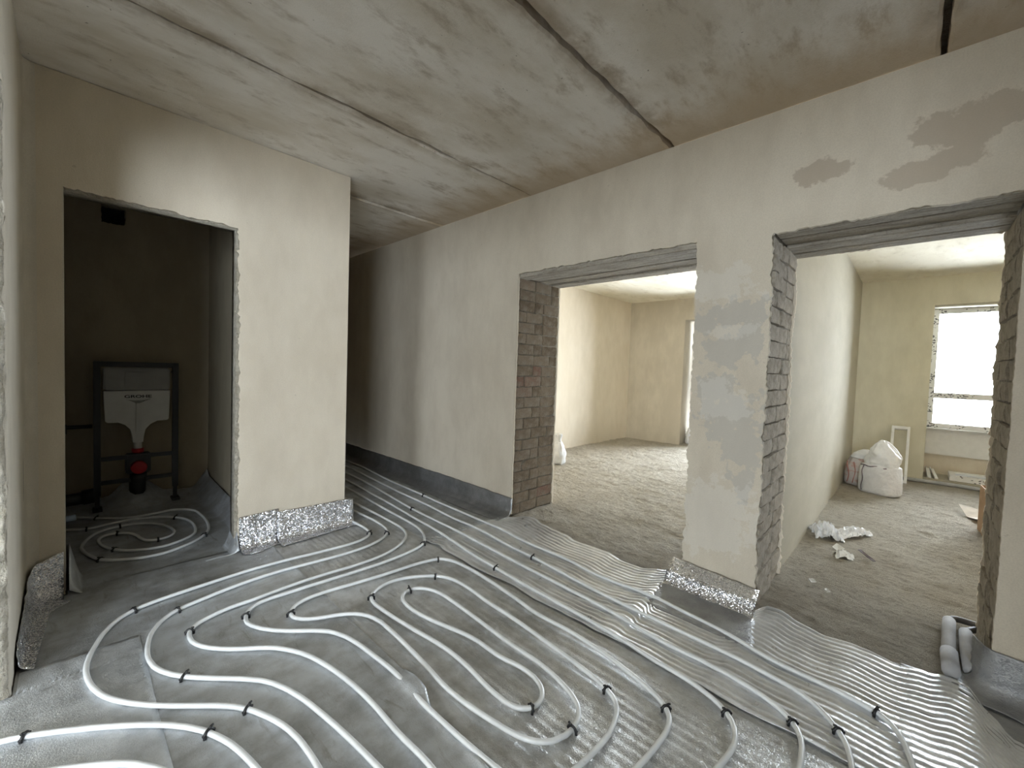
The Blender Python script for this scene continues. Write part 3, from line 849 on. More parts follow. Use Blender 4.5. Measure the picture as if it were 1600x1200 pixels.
def window(name, n, x, y0, y1, z0, z1, mull, trans=None, out=1):
    """white frame across x=const between y0..y1: rails, mullions, glass"""
    f = .065
    fr = MB()
    w = structure(bpy.data.objects.new('window_%d' % n, None))
    COL.objects.link(w)

    def rail(a, b, nm):
        o = MB().box(a, b).obj(nm, M['taped'], w, bevel=.004)
        return o
    rail((x, y0, z0), (x + .07, y1, z0 + f), 'frame_rail')
    rail((x, y0, z1 - f), (x + .07, y1, z1), 'frame_rail')
    rail((x, y0, z0 + f), (x + .07, y0 + f, z1 - f), 'frame_stile')
    rail((x, y1 - f, z0 + f), (x + .07, y1, z1 - f), 'frame_stile')
    ys = [y0 + f] + list(mull) + [y1 - f]
    for m_ in mull:
        rail((x + .002, m_ - .04, z0 + f), (x + .068, m_ + .04, z1 - f), 'mullion')
    for a, b in zip(ys, ys[1:]):
        a2, b2 = a + (.04 if a in mull else 0), b - (.04 if b in mull else 0)
        zz = [(z0 + f, z1 - f)]
        if trans:
            rail((x + .004, a2, trans - .04), (x + .066, b2, trans + .04), 'transom')
            zz = [(z0 + f, trans - .04), (trans + .04, z1 - f)]
        for za, zb in zz:
            MB().box((x + .030, a2 - .004, za - .004), (x + .036, b2 + .004, zb + .004)).obj('pane', M['glass'], w)
    return w


window('window', 4, -7.00, SL[0], SL[1], SL[2], SL[3], (-1.75,), None)  # added out of view for more light on the right wall
w2 = window('window', 2, 0, -SW[1], -SW[0], SW[2], SW[3], (3.7, 5.1), None)  # out of view, stretched to soften the light on the bathroom wall
w2.rotation_euler = (0, 0, H90)
w2.location = (0, -3.24, 0)

# --- rooms on the right
box_struct('wall_partition', (XR1 - .001, .622, -.03), (8.0, .752, RCEIL), M['wall_partition'])
box_struct('wall_room_left', (XR1 - .001, 4.30, -.03), (9.0, 4.45, RCEIL), M['wall_room'])
box_struct('wall_room_right', (XR1 - .001, -3.15, -.03), (9.0, -3.0, RCEIL), M['wall_room'])
R1Y, R2Y = (1.50, 3.18), (-1.90, -.145)
me = panel([[(-3.0, -.05), (R2Y[0], -.05), (R2Y[0], 2.385), (R2Y[1], 2.385), (R2Y[1], -.05), (.69, -.05), (.69, RCEIL), (-3.0, RCEIL)]], .64, lambda y, z, w: (8.32 + w, y, z))
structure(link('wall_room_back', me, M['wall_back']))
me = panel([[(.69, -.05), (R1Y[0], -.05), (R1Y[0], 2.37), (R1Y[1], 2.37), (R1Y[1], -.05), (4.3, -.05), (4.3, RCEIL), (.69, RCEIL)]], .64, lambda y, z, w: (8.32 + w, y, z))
structure(link('wall_room_back', me, M['wall_back_shaded']))
# parapets under the windows
pa = structure(MB().box((8.50, R2Y[0], .325), (8.64, R2Y[1], .69)).obj('trim_1', M['white'], bevel=.012))
MB().box((8.56, R2Y[0], -.02), (8.64, R2Y[1], .326)).obj('recessed_base', M['wall_room'], pa)
structure(MB().box((8.40, R2Y[0], .69), (8.64, R2Y[1], .705)).obj('trim_2', M['white'], bevel=.004))
window('window', 1, 8.52, R2Y[0], R2Y[1], .705, 2.385, (-1.02,), 1.165)
window('window', 3, 8.52, R1Y[0], R1Y[1], .0, 2.37, (2.34,), None)

# --- ceilings: precast slabs with open joints
ce = structure(MB().box((-7.2, -3.2, CEIL + .10), (XR1, 9.2, CEIL + .16)).obj('ceiling', M['mortar']))
yj = [-3.2, -1.26, -.02, 1.25, 2.50, 3.75, 5.0, 6.25, 7.5, 9.2]
for k, (a, b) in enumerate(zip(yj, yj[1:])):
    ga, gb = .010, .010

    def slab(u, v, a=a, b=b, k=k):
        return None
    n = 330
    vs, fs = [], []
    for i in range(n + 1):
        x = -7.1 + (XR1 - .02 + 7.1) * i / n
        e0 = a + .013 + fract((x * 7, k, 1), k, 4) * .010 + max(0, fract((x * 3, k, 9), k + 2, 3) - .25) * .02
        e1 = b - .013 + fract((x * 7, k, 5), k + 1, 4) * .010 - max(0, fract((x * 3, k, 13), k + 4, 3) - .25) * .02
        c0 = .010 + max(0, fract((x * 2.5, k, 21), 3, 3)) * .012
        c1 = .010 + max(0, fract((x * 2.5, k, 27), 6, 3)) * .012
        zz = CEIL + (.0 if k % 2 else .004)
        vs += [(x, e0, CEIL + .10), (x, e0, zz + c0), (x, e0 + c0 * 1.3, zz), (x, e1 - c1 * 1.3, zz), (x, e1, zz + c1), (x, e1, CEIL + .10)]
    for i in range(n):
        p = i * 6
        for q in range(6):
            q2 = (q + 1) % 6
            fs.append((p + q, p + q2, p + 6 + q2, p + 6 + q))
    fs += [tuple(range(6))[::-1], tuple(n * 6 + q for q in range(6))]
    me = pym(vs, fs)
    bm = bmesh.new()
    bm.from_mesh(me)
    bmesh.ops.recalc_face_normals(bm, faces=bm.faces)
    bm.to_mesh(me)
    bm.free()
    link('ceiling_slab', me, M['slab'], ce)
box_struct('ceiling', (XR1 - .03, -3.2, RCEIL), (9.0, 4.5, RCEIL + .2), M['slab_room'])
# ------------------------------------------------------------------ foil underlay sheets


def lerp_tab(tab, t):
    if t <= tab[0][0]:
        return tab[0][1]
    for (a, va), (b, vb) in zip(tab, tab[1:]):
        if t <= b:
            k = (t - a) / (b - a)
            k = k * k * (3 - 2 * k)
            return va + (vb - va) * k
    return tab[-1][1]


def sheet(label, x0f, x1f, y0, y1, nx, ny, zf, mat, th=.0025):
    def f(u, v):
        y = y0 + (y1 - y0) * v
        a, b = x0f(y), x1f(y)
        x = a + (b - a) * u
        return (x, y, zf(x, y, u))
    o = link('foil_underlay', grid_mesh(nx, ny, f), mat)
    solid(o, th, -1)
    return tag(o, label, 'foil', 'foil underlay sheets on the hall floor')


def wob(x, y, a=.0012, s=3.0):
    return fract((x * s, y * s, .3), 2, 3) * a


# edges in plan, as measured along the hall
def e_left(y):
    return 1.0 + fract((y * 3, 2, 2), 1, 2) * .008 - (.05 * max(0, min(1, (1.38 - y) / .12)))


def e_mid(y):
    return 1.866 + fract((y * 2.6, 5, 2), 3, 3) * .022 + .035 * math.exp(-((y - 2.5) / .07) ** 2) + .02 * math.exp(-((y - .9) / .12) ** 2)


WAVE = [(-1.2, 2.40), (-.42, 2.42), (-.34, 2.46), (-.29, 2.58), (-.235, 2.745), (-.18, 2.765), (-.10, 2.712), (0, 2.675), (.16, 2.722), (.27, 2.703), (.38, 2.735),
        (.50, 2.80), (.56, 2.81), (.60, 2.70), (.66, 2.62), (1.0, 2.62), (1.06, 2.80), (1.10, 2.845), (1.18, 2.745), (1.29, 2.69), (1.42, 2.692), (1.58, 2.742), (1.69, 2.738), (1.85, 2.728), (2.0, 2.755),
        (2.24, 2.808), (2.40, 2.855), (2.50, 2.835), (2.56, 2.74), (2.62, 2.66), (2.70, 2.62)]


def z_main(x, y, u):
    z = .0075 + wob(x, y, .0022) + .0035 * max(0, (u - .975) / .025)
    if x > .93 and y < 1.55:    # edge lifted where it crosses a pipe
        z += .0285 * math.exp(-((y - 1.44) / .10) ** 2) * min(1, (x - .93) / .025)
        z += .010 * max(0, min(1, (1.3 - y) / .1)) * max(0, min(1, (x - .90) / .04)) * (1 + .5 * math.sin(y * 21))
    return z


sheet('smooth grey foil sheet on the hall floor in front of the bathroom doorway', lambda y: -.165 if y < 3.34 else -.02, e_left, -.6, 3.40, 80, 200, z_main, M['foil_matte'])
def thr_edge(y):
    return .222 + fract((y * 3, 9, 1), 2, 2) * .006


sheet('brighter silvery foil sheet at the left edge in the open passage', lambda y: -1.5 if y < 2.44 else -.155, thr_edge, -.6, 2.628, 60, 120,
      lambda x, y, u: .0115 + wob(x, y, .0025, 5) + .0012 * math.sin(x * 70 + fract((x, y * 2, 0), 3, 2) * 4), M['foil_bright'])


def rib(x, y, u, n, amp, seed):
    ph = u * n * 2 * math.pi + fract((x * 2, y * 1.2, seed), seed, 3) * 1.3
    k = .65 + .6 * fract((x * 5, y * 2.2, seed + 3), seed, 3)
    return amp * max(.2, k + .3) * (math.sin(ph) * .5 + .5) ** .8


sheet('faintly ribbed grey foil sheet between the two floor seams, under the pipe spiral', lambda y: .90 if y < 1.5 else .975, lambda y: 1.93, -.6, 3.35, 150, 150,
      lambda x, y, u: .0025 + wob(x, y, .001) + rib(x, y, u, 23, .0030, 2), M['foil_ribbed'], .002)


def z_wavy(x, y, u):
    edge = max(0, (u - .80) / .2)
    door = max(lerp_tab([(-.3, 0), (-.2, 1), (.5, 1), (.58, 0)], y) if y < .8 else 0, lerp_tab([(1.05, 0), (1.2, 1), (2.4, 1), (2.55, 0)], y) if y > .8 else 0)
    w = edge * door * (.006 + .012 * max(0, math.sin(y * 13 + 1) * .6 + fract((y * 6, 1, 1), 4, 2)))
    return .0060 + .006 * max(0, 1 - u / .02) + wob(x, y, .0022) + rib(x, y, u, 21 + 2 * math.sin(y * .7), .0058, 6) + w


sheet('strongly ribbed silver foil sheet with a wavy edge running past both brick doorways', e_mid, lambda y: lerp_tab(WAVE, y), -.6, 2.66, 230, 200, z_wavy, M['foil_wavy'])
sheet('dull grey foil sheet covering the floor of the dark corridor', lambda y: 1.88 + fract((y * 2, 1, 1), 3, 2) * .01, lambda y: 2.735, 2.60, 8.95, 70, 130,
      lambda x, y, u: .0065 + wob(x, y, .0015) + rib(x, y, u, 20, .0016, 5) + .006 * max(0, 1 - (y - 2.6) / .1), M['foil_matte'])
sheet('grey foil strip under the pipes on the left side of the dark corridor', lambda y: 1.575, lambda y: 1.92, 3.33, 8.95, 24, 90,
      lambda x, y, u: .0030 + wob(x, y, .001) + rib(x, y, u, 8, .0015, 9), M['foil_matte'])
sheet('plain grey foil sheet at the bottom right corner of the hall', lambda y: 2.38, lambda y: 2.74, -1.4, -.02, 30, 60,
      lambda x, y, u: .0045 + wob(x, y, .003, 6), M['foil_grey'])


# bathroom sheet, turned up at both jambs and heaped below the toilet frame
def bath_f(u, v):
    y = 3.32 + (5.17 - 3.32) * v
    s = -.14 + (1.14 + .0) * u            # running width, turned up near the jambs close to the door
    upl = lerp_tab([(3.30, 0), (3.36, .12), (3.42, .21), (3.56, .22), (3.8, .02), (4.0, 0)], y)
    upr = lerp_tab([(3.32, .02), (3.40, .13), (3.56, .17), (4.2, .14), (5.1, .16)], y)
    xl, xr = max(-1.0, -.012 - max(0, y - 3.6) * .9), lerp_tab([(3.3, .80), (3.52, .80), (3.7, .95), (5.2, .95)], y)
    x = xl + (xr - xl) * u
    z = .006 + wob(x, y, .003, 4)
    if u < .06:
        z += upl * (1 - u / .06) ** 1.3
    if u > .93:
        z += upr * ((u - .93) / .07) ** 1.6
    heap = .17 * math.exp(-((x - .41) / .14) ** 2) * max(0, min(1, (y - 4.86) / .22)) + .05 * max(0, min(1, (y - 5.06) / .10))
    z += heap * (1 + .3 * fract((x * 12, y * 12, 0), 4, 3))
    return (x, y, z)


o = link('foil_underlay', grid_mesh(110, 90, bath_f), M['foil_matte'])
solid(o, .0025, -1)
tag(o, 'dark foil sheet on the bathroom floor, heaped up under the toilet frame', 'foil')


# ------------------------------------------------------------------ foil skirts standing against the walls
def skirt(label, path, nrm, top, out, mat, crink=.004, seed=0, rad=.05, ns=None, name='foil_skirt', lean=.006):
    """path: plan points along the wall; nrm: matching directions into the room; top, out: functions of 0..1"""
    L = [0]
    for a, b in zip(path, path[1:]):
        L.append(L[-1] + math.dist(a, b))
    tot = L[-1]
    ns = ns or max(12, int(tot / .02))
    NP = 26

    def f(u, v):
        s = u * tot
        i = 0
        while i < len(L) - 2 and L[i + 1] < s:
            i += 1
        k = (s - L[i]) / max(1e-6, L[i + 1] - L[i])
        k2 = k
        px, py = path[i][0] * (1 - k) + path[i + 1][0] * k, path[i][1] * (1 - k) + path[i + 1][1] * k
        n0, n1 = Vector(nrm[i]), Vector(nrm[min(i + 1, len(nrm) - 1)])
        nv = (n0 * (1 - k2) + n1 * k2).normalized()
        h, ow = top(u), out(u)
        # profile: down the wall, rounded foot, out over the floor
        r = min(rad, h * .8, ow * .8)
        q = [h - r, r * math.pi / 2, max(.001, ow - r)]
        t = v * sum(q)
        if t < q[0]:
            d, z = lean * (1 - t / q[0]) * 0 + .004 + lean * (t / q[0]), h - t
        elif t < q[0] + q[1]:
            a = (t - q[0]) / r
            d, z = .004 + lean + r * (1 - math.cos(a)), r - r * math.sin(a)
        else:
            d, z = .004 + lean + r + (t - q[0] - q[1]), 0
        c = fract((s * 16, v * 5 + seed, seed), seed, 4) * crink + math.sin(s * 95 + fract((s * 6, v, seed), seed, 2) * 3) * crink * .35
        d += c * (1 if z > .02 else .3) + crink
        z += .0125 + (c * .6 if z < .02 else 0)
        return (px + nv.x * d, py + nv.y * d, z)
    o = link(name, grid_mesh(ns, NP, f), mat)
    solid(o, .002, 0)
    return tag(o, label, 'foil', 'foil skirts along the foot of the walls')


c3 = lambda v: (lambda u: v)
skirt('sparkling foil skirt left of the bathroom doorway, turning the corner onto the left wall', [(-.034, 3.372), (-.10, 3.372), (-.145, 3.36), (-.166, 3.30), (-.168, 3.0), (-.170, 2.64)],
      [(0, -1), (0, -1), (.5, -.85), (1, -.3), (1, 0), (1, -.15)], lambda u: lerp_tab([(0, .235), (.12, .20), (.2, .165), (.6, .12), (.9, .10), (1, .075)], u), lambda u: lerp_tab([(0, .09), (.2, .16), (.4, .07), (1, .045)], u), M['foil_skirt'], .0035, 1, .06)
skirt('crinkled foil skirt right of the bathroom doorway, narrow piece with an upright crease', [(.806, 3.371), (1.055, 3.371)], [(0, -1), (0, -1)],
      lambda u: .226 + .012 * u + fract((u * 9, 0, 1), 3) * .004, lambda u: .10 + .03 * math.sin(u * 5), M['foil_skirt'], .0035, 2, .04)
skirt('long foil skirt on the bathroom wall, its free end sticking past the wall corner', [(1.050, 3.369), (1.55, 3.369), (1.60, 3.366), (1.632, 3.362)], [(0, -1), (0, -1), (0, -1), (-.05, -1)],
      lambda u: lerp_tab([(0, .213), (.5, .205), (.9, .205), (1, .195)], u) + fract((u * 9, 0, 1), 5) * .004, lambda u: .13 - .06 * u, M['foil_skirt'], .0035, 3, .05)
skirt('long dark foil skirt along the right wall of the corridor, bright at its near end', [(2.752, 2.565), (2.752, 3.2), (2.752, 8.9)], [(-1, 0), (-1, 0), (-1, 0)],
      lambda u: .162 + .012 * min(1, u * 8) + fract((u * 60, 0, 1), 4) * .004, lambda u: .17 + .02 * math.sin(u * 20), M['foil_dark'], .004, 4, .07, 320)
skirt('glittering foil skirt leaning at the foot of the pillar between the two brick doorways', [(2.745, .585), (2.745, 1.09)], [(-1, -.05), (-1, .03)],
      lambda u: .100 + .03 * u + fract((u * 9, 0, 1), 6) * .004, lambda u: .09, M['foil_skirt'], .004, 5, .10, lean=.10)
o = link('foil_flap', grid_mesh(40, 30, lambda u, v: (2.30 + .30 * u, .50 + .07 * u + .56 * v - .02 * u * v, .0165 + wob(2.3 + u, v, .003, 4) - .009 * (max(0, 1 - v / .06) + max(0, 1 - u / .06) + max(0, (v - .94) / .06)) + .006 * max(0, u - .7))), M['foil_grey'])
solid(o, .0010, 0)
tag(o, 'flat smooth foil flap lying on the ribbed sheet in front of the pillar', 'foil')
skirt('dull grey foil skirt curling round the right jamb of the second doorway', [(2.752, -1.3), (2.752, -.36), (2.752, -.315), (2.775, -.285), (2.83, -.272), (2.90, -.268)],
      [(-1, 0), (-1, 0), (-.9, .35), (-.5, .8), (-.15, 1), (0, 1)], lambda u: lerp_tab([(0, .10), (.60, .12), (.80, .185), (.90, .19), (1, .17)], u), lambda u: lerp_tab([(0, .24), (.7, .20), (.85, .12), (1, .02)], u),
      M['foil_grey'], .005, 7, .06, 90)

# ------------------------------------------------------------------ heating pipes
PIPE_R = .0098
PIPE_LABEL = {
    'A': 'white heating pipe wound into the innermost hairpin spiral in the middle of the floor',
    'B': 'white heating pipe with the second widest left bend, running round outside the spiral',
    'C': 'white heating pipe making the widest left bend, nearest the bathroom doorway',
    'D': 'white heating pipe entering from the left edge over the brighter foil sheet',
    'E': 'white heating pipe at the very bottom left, outermost beside the two brick doorways',
    'F': 'white heating pipe coiled in an oval spiral on the dark bathroom floor',
}


def cr_curve(P, step=.03):
    out = []
    for i in range(len(P) - 1):
        p0, p1, p2, p3 = P[max(i - 1, 0)], P[i], P[i + 1], P[min(i + 2, len(P) - 1)]
        d = math.dist(p1, p2)
        n = max(1, int(d / step))
        da, dc = max(math.dist(p0, p1), 1e-6), max(math.dist(p2, p3), 1e-6)
        m1 = [(p2[k] - p1[k]) / d if i == 0 else (((p1[k] - p0[k]) / da) * d + ((p2[k] - p1[k]) / d) * da) / (da + d) for k in (0, 1)]
        m2 = [(p2[k] - p1[k]) / d if i == len(P) - 2 else (((p2[k] - p1[k]) / d) * dc + ((p3[k] - p2[k]) / dc) * d) / (dc + d) for k in (0, 1)]
        for j in range(n):
            t_ = j / n
            h00, h10, h01, h11 = 2 * t_ ** 3 - 3 * t_ * t_ + 1, t_ ** 3 - 2 * t_ * t_ + t_, -2 * t_ ** 3 + 3 * t_ * t_, t_ ** 3 - t_ * t_
            out.append(tuple(h00 * p1[k] + h10 * d * m1[k] + h01 * p2[k] + h11 * d * m2[k] for k in (0, 1)))
    out.append(tuple(P[-1]))
    return out


def pipe_z(x, y):
    base = .0205 if y < 3.34 or x > 1.56 else .0185
    if x > .93 and x < 1.0 and 1.30 < y < 1.56:
        return base - .001
    return base + .0012 * fract((x * 4, y * 4, 2), 2, 2)


PIPE_PTS = {}
for key, P in PIPE_PATHS.items():
    pts = [(x, y, pipe_z(x, y)) for x, y in cr_curve(P)]
    PIPE_PTS[key] = pts
    mb = MB().tube(pts, PIPE_R, 12)
    o = mb.obj('heating_pipe', M['pipe'], None, True)
    tag(o, PIPE_LABEL[key], 'pipe', 'white underfloor heating pipes')
# pale blue end cap on the bathroom pipe
tag(MB().tube([(-.055, 4.745, .045), (.02, 4.75, .05)], .024, 14).obj('pipe_coupling', M['blue_tape'], None, True, .003),
    'small pale blue coupling just inside the bathroom, left of the oval pipe spiral', 'coupling')


# clips: an arch over the pipe with two barbed legs and a pinched grip
def clip_mesh(seed):
    mb = MB()
    r = .0148
    pts = [(0, -r * 1.06, -.012), (0, -r * 1.04, -.001)] + [(0, -math.cos(a) * r, math.sin(a) * r) for a in [k * math.pi / 9 for k in range(10)]] + [(0, r * 1.04, -.001), (0, r * 1.06, -.012)]
    mb.tube(pts, .0056, 8)
    mb.box((-.0052, r * .8, .000), (.0052, r * 1.45, .0065))
    mb.box((-.0052, -r * 1.45, .000), (.0052, -r * .8, .0065))
    mb.tube([(0, .003, r * .98), (.001, .009, r * 1.42), (.002, .017, r * 1.52)], [.0054, .0048, .0036], 7)
    return mb.mesh(True)


CLIP_ME = clip_mesh(0)
CLIP_ME.materials.append(M['clip'])


def nearest(p):
    best = None
    for k, pts in PIPE_PTS.items():
        for i in range(1, len(pts) - 1):
            d = (pts[i][0] - p[0]) ** 2 + (pts[i][1] - p[1]) ** 2
            if best is None or d < best[0]:
                best = (d, pts[i], (pts[i + 1][0] - pts[i - 1][0], pts[i + 1][1] - pts[i - 1][1]))
    return best


CLIPS = [
    ((.208, 2.892), 'black clip on the widest left bend, nearest the bathroom doorway', 0),
    ((.378, 2.749), 'black clip on the second pipe bend from the bathroom doorway', 0),
    ((.388, 2.481), 'black clip on the third pipe bend from the left', 0),
    ((.617, 2.432), 'black clip on the fourth pipe bend from the left, beside the thin floor seam', 0),
    ((.782, 2.301), 'black clip on the fifth pipe bend from the left, just left of the floor seam', 0),
    ((.316, 2.139), 'clip standing on the second left pipe just after its bend, alone on a straight run', 1),
    ((.451, 1.784), 'black clip on the widest left pipe where it turns down towards the bottom edge', 1),
    ((-.112, 2.155), 'black clip on the pipe entering at the left edge, closest to the left edge', 1),
    ((.337, 1.738), 'black clip on the pipe from the left edge where it dips down to the bottom', 1),
    ((1.625, 3.028), 'black clip on the first pipe bend off the free end of the bathroom foil skirt', 0),
    ((1.718, 2.947), 'black clip on the second pipe bend off the bathroom foil skirt', 0),
    ((1.806, 2.577), 'black clip on the rightmost bend out of the corridor, at the torn foil edge', 0),
    ((1.749, 2.303), 'clip at the far top of the second largest oval turn of the spiral', 0),
    ((1.596, 2.117), 'clip at the far top of the middle oval turn of the spiral', 0),
    ((1.177, 2.170), 'black clip on the left end of the middle oval turn of the spiral', 0),
    ((1.385, 2.101), 'black clip at the far end of the innermost hairpin of the spiral', 1),
    ((2.482, 3.564), 'black clip on the pipe closest to the corridor foil skirt, deep in the corridor mouth', 0),
    ((2.184, 3.304), 'black clip on the third pipe from the right wall, at the corridor mouth', 0),
    ((1.946, 1.961), 'black clip on a straight pipe beside the overlapping foil edge, before the first brick doorway', 0),
    ((2.240, 1.888), 'black clip on the straight pipe second from the wall, facing the first brick doorway', 0),
    ((1.553, .881), 'black clip on the near right bend of the third turn, right of the innermost hairpins', 0),
    ((1.274, .849), 'black clip at the near bottom turn of the second hairpin of the spiral', 1),
    ((1.236, 1.020), 'black clip at the near bottom turn of the innermost hairpin of the spiral', 1),
    ((1.629, .645), 'black clip on the fourth near right bend, left of the lifted foil edge', 0),
    ((1.790, .473), 'black clip on the near right bend lying on the lifted edge of the ribbed foil', 0),
    ((1.933, .280), 'black clip on the third near right bend from the bottom right corner', 0),
    ((2.027, .156), 'black clip on the second near right bend from the bottom right corner', 0),
    ((2.230, .035), 'black clip on the near right bend closest to the second brick doorway', 0),
    ((.074, 4.495), 'small dark clip on the bathroom spiral where the pipe enters from the left', 0),
    ((.140, 4.744), 'small dark clip on the rear pipe run of the bathroom, below the toilet frame', 0),
    ((.240, 4.409), 'small dark clip on the rear run of the second bathroom oval', 0),
    ((.234, 4.246), 'small dark clip on the rear left of the innermost bathroom curl', 0),
    ((.217, 3.881), 'small dark clip on the front left of the second bathroom oval', 0),
    ((.119, 3.762), 'small dark clip on the front left of the outermost bathroom oval', 0),
    ((.433, 3.905), 'small dark clip on the front of the S-shaped curl amid the bathroom spiral', 0),
    ((.595, 4.370), 'small dark clip at the rear right of the second bathroom oval', 0),
    ((.686, 3.807), 'small dark clip at the front right of the outermost bathroom oval', 0),
]
rng = random.Random(3)
for p, lab, tilt in CLIPS:
    _, q, d = nearest(p)
    o = bpy.data.objects.new('pipe_clip', CLIP_ME)
    COL.objects.link(o)
    o.location = (q[0], q[1], q[2] - .003)
    o.rotation_euler = (0, rng.uniform(-.5, .1) * tilt, math.atan2(d[1], d[0]) + (math.pi if rng.random() < .4 else 0))
    tag(o, lab, 'clip', 'black clips pinning the heating pipes to the foil')

# ------------------------------------------------------------------ grey insulated tubes at the right jamb
def tube_thing(pts, r, mat, label, name='insulated_pipe'):
    o = MB().tube(pts, r, 16).obj(name, mat, None, True)
    return tag(o, label, 'pipe', 'insulated pipes by the second doorway')


def arc(c, r, a0, a1, z, n=8):
    return [(c[0] + r * math.cos(a0 + (a1 - a0) * k / n), c[1] + r * math.sin(a0 + (a1 - a0) * k / n), z) for k in range(n + 1)]


tube_thing([(2.83, -.185, .036), (3.0, -.188, .034), (3.2, -.196, .032), (3.36, -.205, .031)], .027, M['grey_foam'], 'grey foam pipe sleeve on the floor by the right jamb, the longer left one')
tube_thing([(2.84, -.252, .036), (3.0, -.252, .034), (3.15, -.256, .032), (3.27, -.262, .031)], .026, M['grey_foam'], 'grey foam pipe sleeve tight against the right jamb, the shorter one')
tube_thing([(2.76, -.186, .040), (2.84, -.186, .039), (2.955, -.187, .038)], .032, M['grey_foam'], 'wide grey foam collar around the near end of the longer pipe sleeve', 'foam_collar')
tube_thing([(3.34, -.205, .030)] + arc((3.37, -.255), .05, math.pi / 2, 0, .030) + [(3.42, -.45, .030), (3.44, -.9, .03)], .016, M['dark_pipe'], 'dark pipe leaving the longer grey sleeve and turning behind the right jamb', 'dark_pipe')
tube_thing([(3.26, -.262, .030)] + [(3.30, -.268, .030), (3.345, -.30, .030), (3.37, -.36, .030), (3.385, -.45, .030), (3.40, -.9, .03)], .016, M['dark_pipe'], 'dark pipe leaving the shorter grey sleeve, hidden close behind the right jamb', 'dark_pipe')

# ------------------------------------------------------------------ toilet installation frame
tf = thing('toilet_frame', 'black steel wall-hung toilet frame with a white printed cistern in the dark bathroom', 'toilet frame', (.41, 5.0, 0))


def part(mb, name, mat, parent, smooth=False, bevel=.003):
    o = mb.obj(name, M[mat], None, smooth, bevel)
    o.parent = parent
    return o


fx = .262
for s in (-1, 1):
    part(MB().box((s * fx - .022, -.02, .13), (s * fx + .022, .02, 1.29)), 'upright', 'black_steel', tf)
    lg = part(MB().box((s * fx - .015, -.015, .03), (s * fx + .015, .015, .135)), 'leg', 'black_steel', tf)
    part(MB().box((s * fx - .03, -.07, .008), (s * fx + .03, .05, .032)), 'foot', 'black_steel', lg)
    part(MB().tube([(s * fx, .018, 1.20), (s * fx, .195, 1.20)], .010, 8), 'wall_bracket', 'black_steel', tf, True, 0)
part(MB().box((-fx + .02, -.022, 1.245), (fx - .02, .022, 1.29)), 'top_rail', 'black_steel', tf)
part(MB().box((-fx + .02, -.030, .432), (fx - .02, -.002, .468)), 'cross_rail', 'black_steel', tf)
part(MB().box((-fx + .02, -.030, .228), (fx - .02, -.002, .262)), 'cross_rail', 'black_steel', tf)
# cistern: outline tapering into the flush neck
ol = [(-.222, 1.035), (.222, 1.035), (.212, .775), (.20, .762), (.13, .760), (.085, .735), (.050, .690), (.038, .63), (.034, .575), (-.034, .575), (-.038, .63), (-.050, .690), (-.085, .735), (-.13, .760), (-.20, .762), (-.212, .775)]
me = panel([ol], .12, lambda x, z, w: (x, .045 + w, z))
ci = link('cistern', me, M['cistern'], tf)
part(MB().box((-.222, -.012, 1.040), (.222, .105, 1.240)), 'cistern_cover', 'cistern_grey', tf, False, .012)
part(MB().box((-.09, -.018, 1.075), (.10, -.010, 1.205)), 'access_panel', 'cistern_grey', tf, False, .006)
part(MB().box((-.018, -.020, .66), (.018, -.012, .93)), 'rib', 'cistern', ci, False, .004)
# raised lettering and wave emblem on the cistern
fc = bpy.data.curves.new('lettering', 'FONT')
fc.body = 'GROHE'
fc.align_x = 'CENTER'
fc.align_y = 'CENTER'
fc.size = .062
fc.extrude = .0012
fc.offset = .0012
fc.space_character = 1.0
to = bpy.data.objects.new('lettering', fc)
tm = bpy.data.meshes.new_from_object(to)
bpy.data.objects.remove(to)
lw = max(v.co.x for v in tm.vertices) - min(v.co.x for v in tm.vertices)
for v in tm.vertices:
    v.co = Vector((v.co.x * .182 / lw, -.0172 - v.co.z, v.co.y * .58 + .985))
link('lettering', tm, M['print'], ci)
mb = MB()
for q in range(3):
    hw = .082 - .020 * q
    zc = .960 - .0085 * q
    n = 14
    for sgn in (1,):
        pts = [(-hw + 2 * hw * k / n, -.0165, zc - .013 * (1 - ((k / n - .5) * 2) ** 2)) for k in range(n + 1)]
        mb.tube(pts, [.0008 + .0017 * (1 - abs(k / n - .5) * 2) for k in range(n + 1)], 6)
mb.obj('wave_emblem', M['print'], ci)
# flush bend, red caps, drain
part(MB().tube([(0, .03, .60), (0, .03, .52), (0, .02, .49)], .030, 14), 'flush_pipe', 'cistern', tf, True, 0)
part(MB().tube([(0, .02, .515), (0, .02, .478)], .042, 14), 'flush_cap', 'red', tf, True, 0)
part(MB().box((-.085, -.045, .30), (.085, .06, .475)), 'fixing_plate', 'black_steel', tf, False, .01)
part(MB().tube([(0, -.03, .36), (0, -.095, .36), (0, -.105, .36)], [.056, .056, .048], 18), 'drain_cap', 'red', tf, True, 0)
part(MB().tube([(0, -.04, .30), (0, -.01, .25), (0, .03, .20), (0, .06, .12), (0, .06, .10)], .058, 14), 'drain_bend', 'black_steel', tf, True, 0)
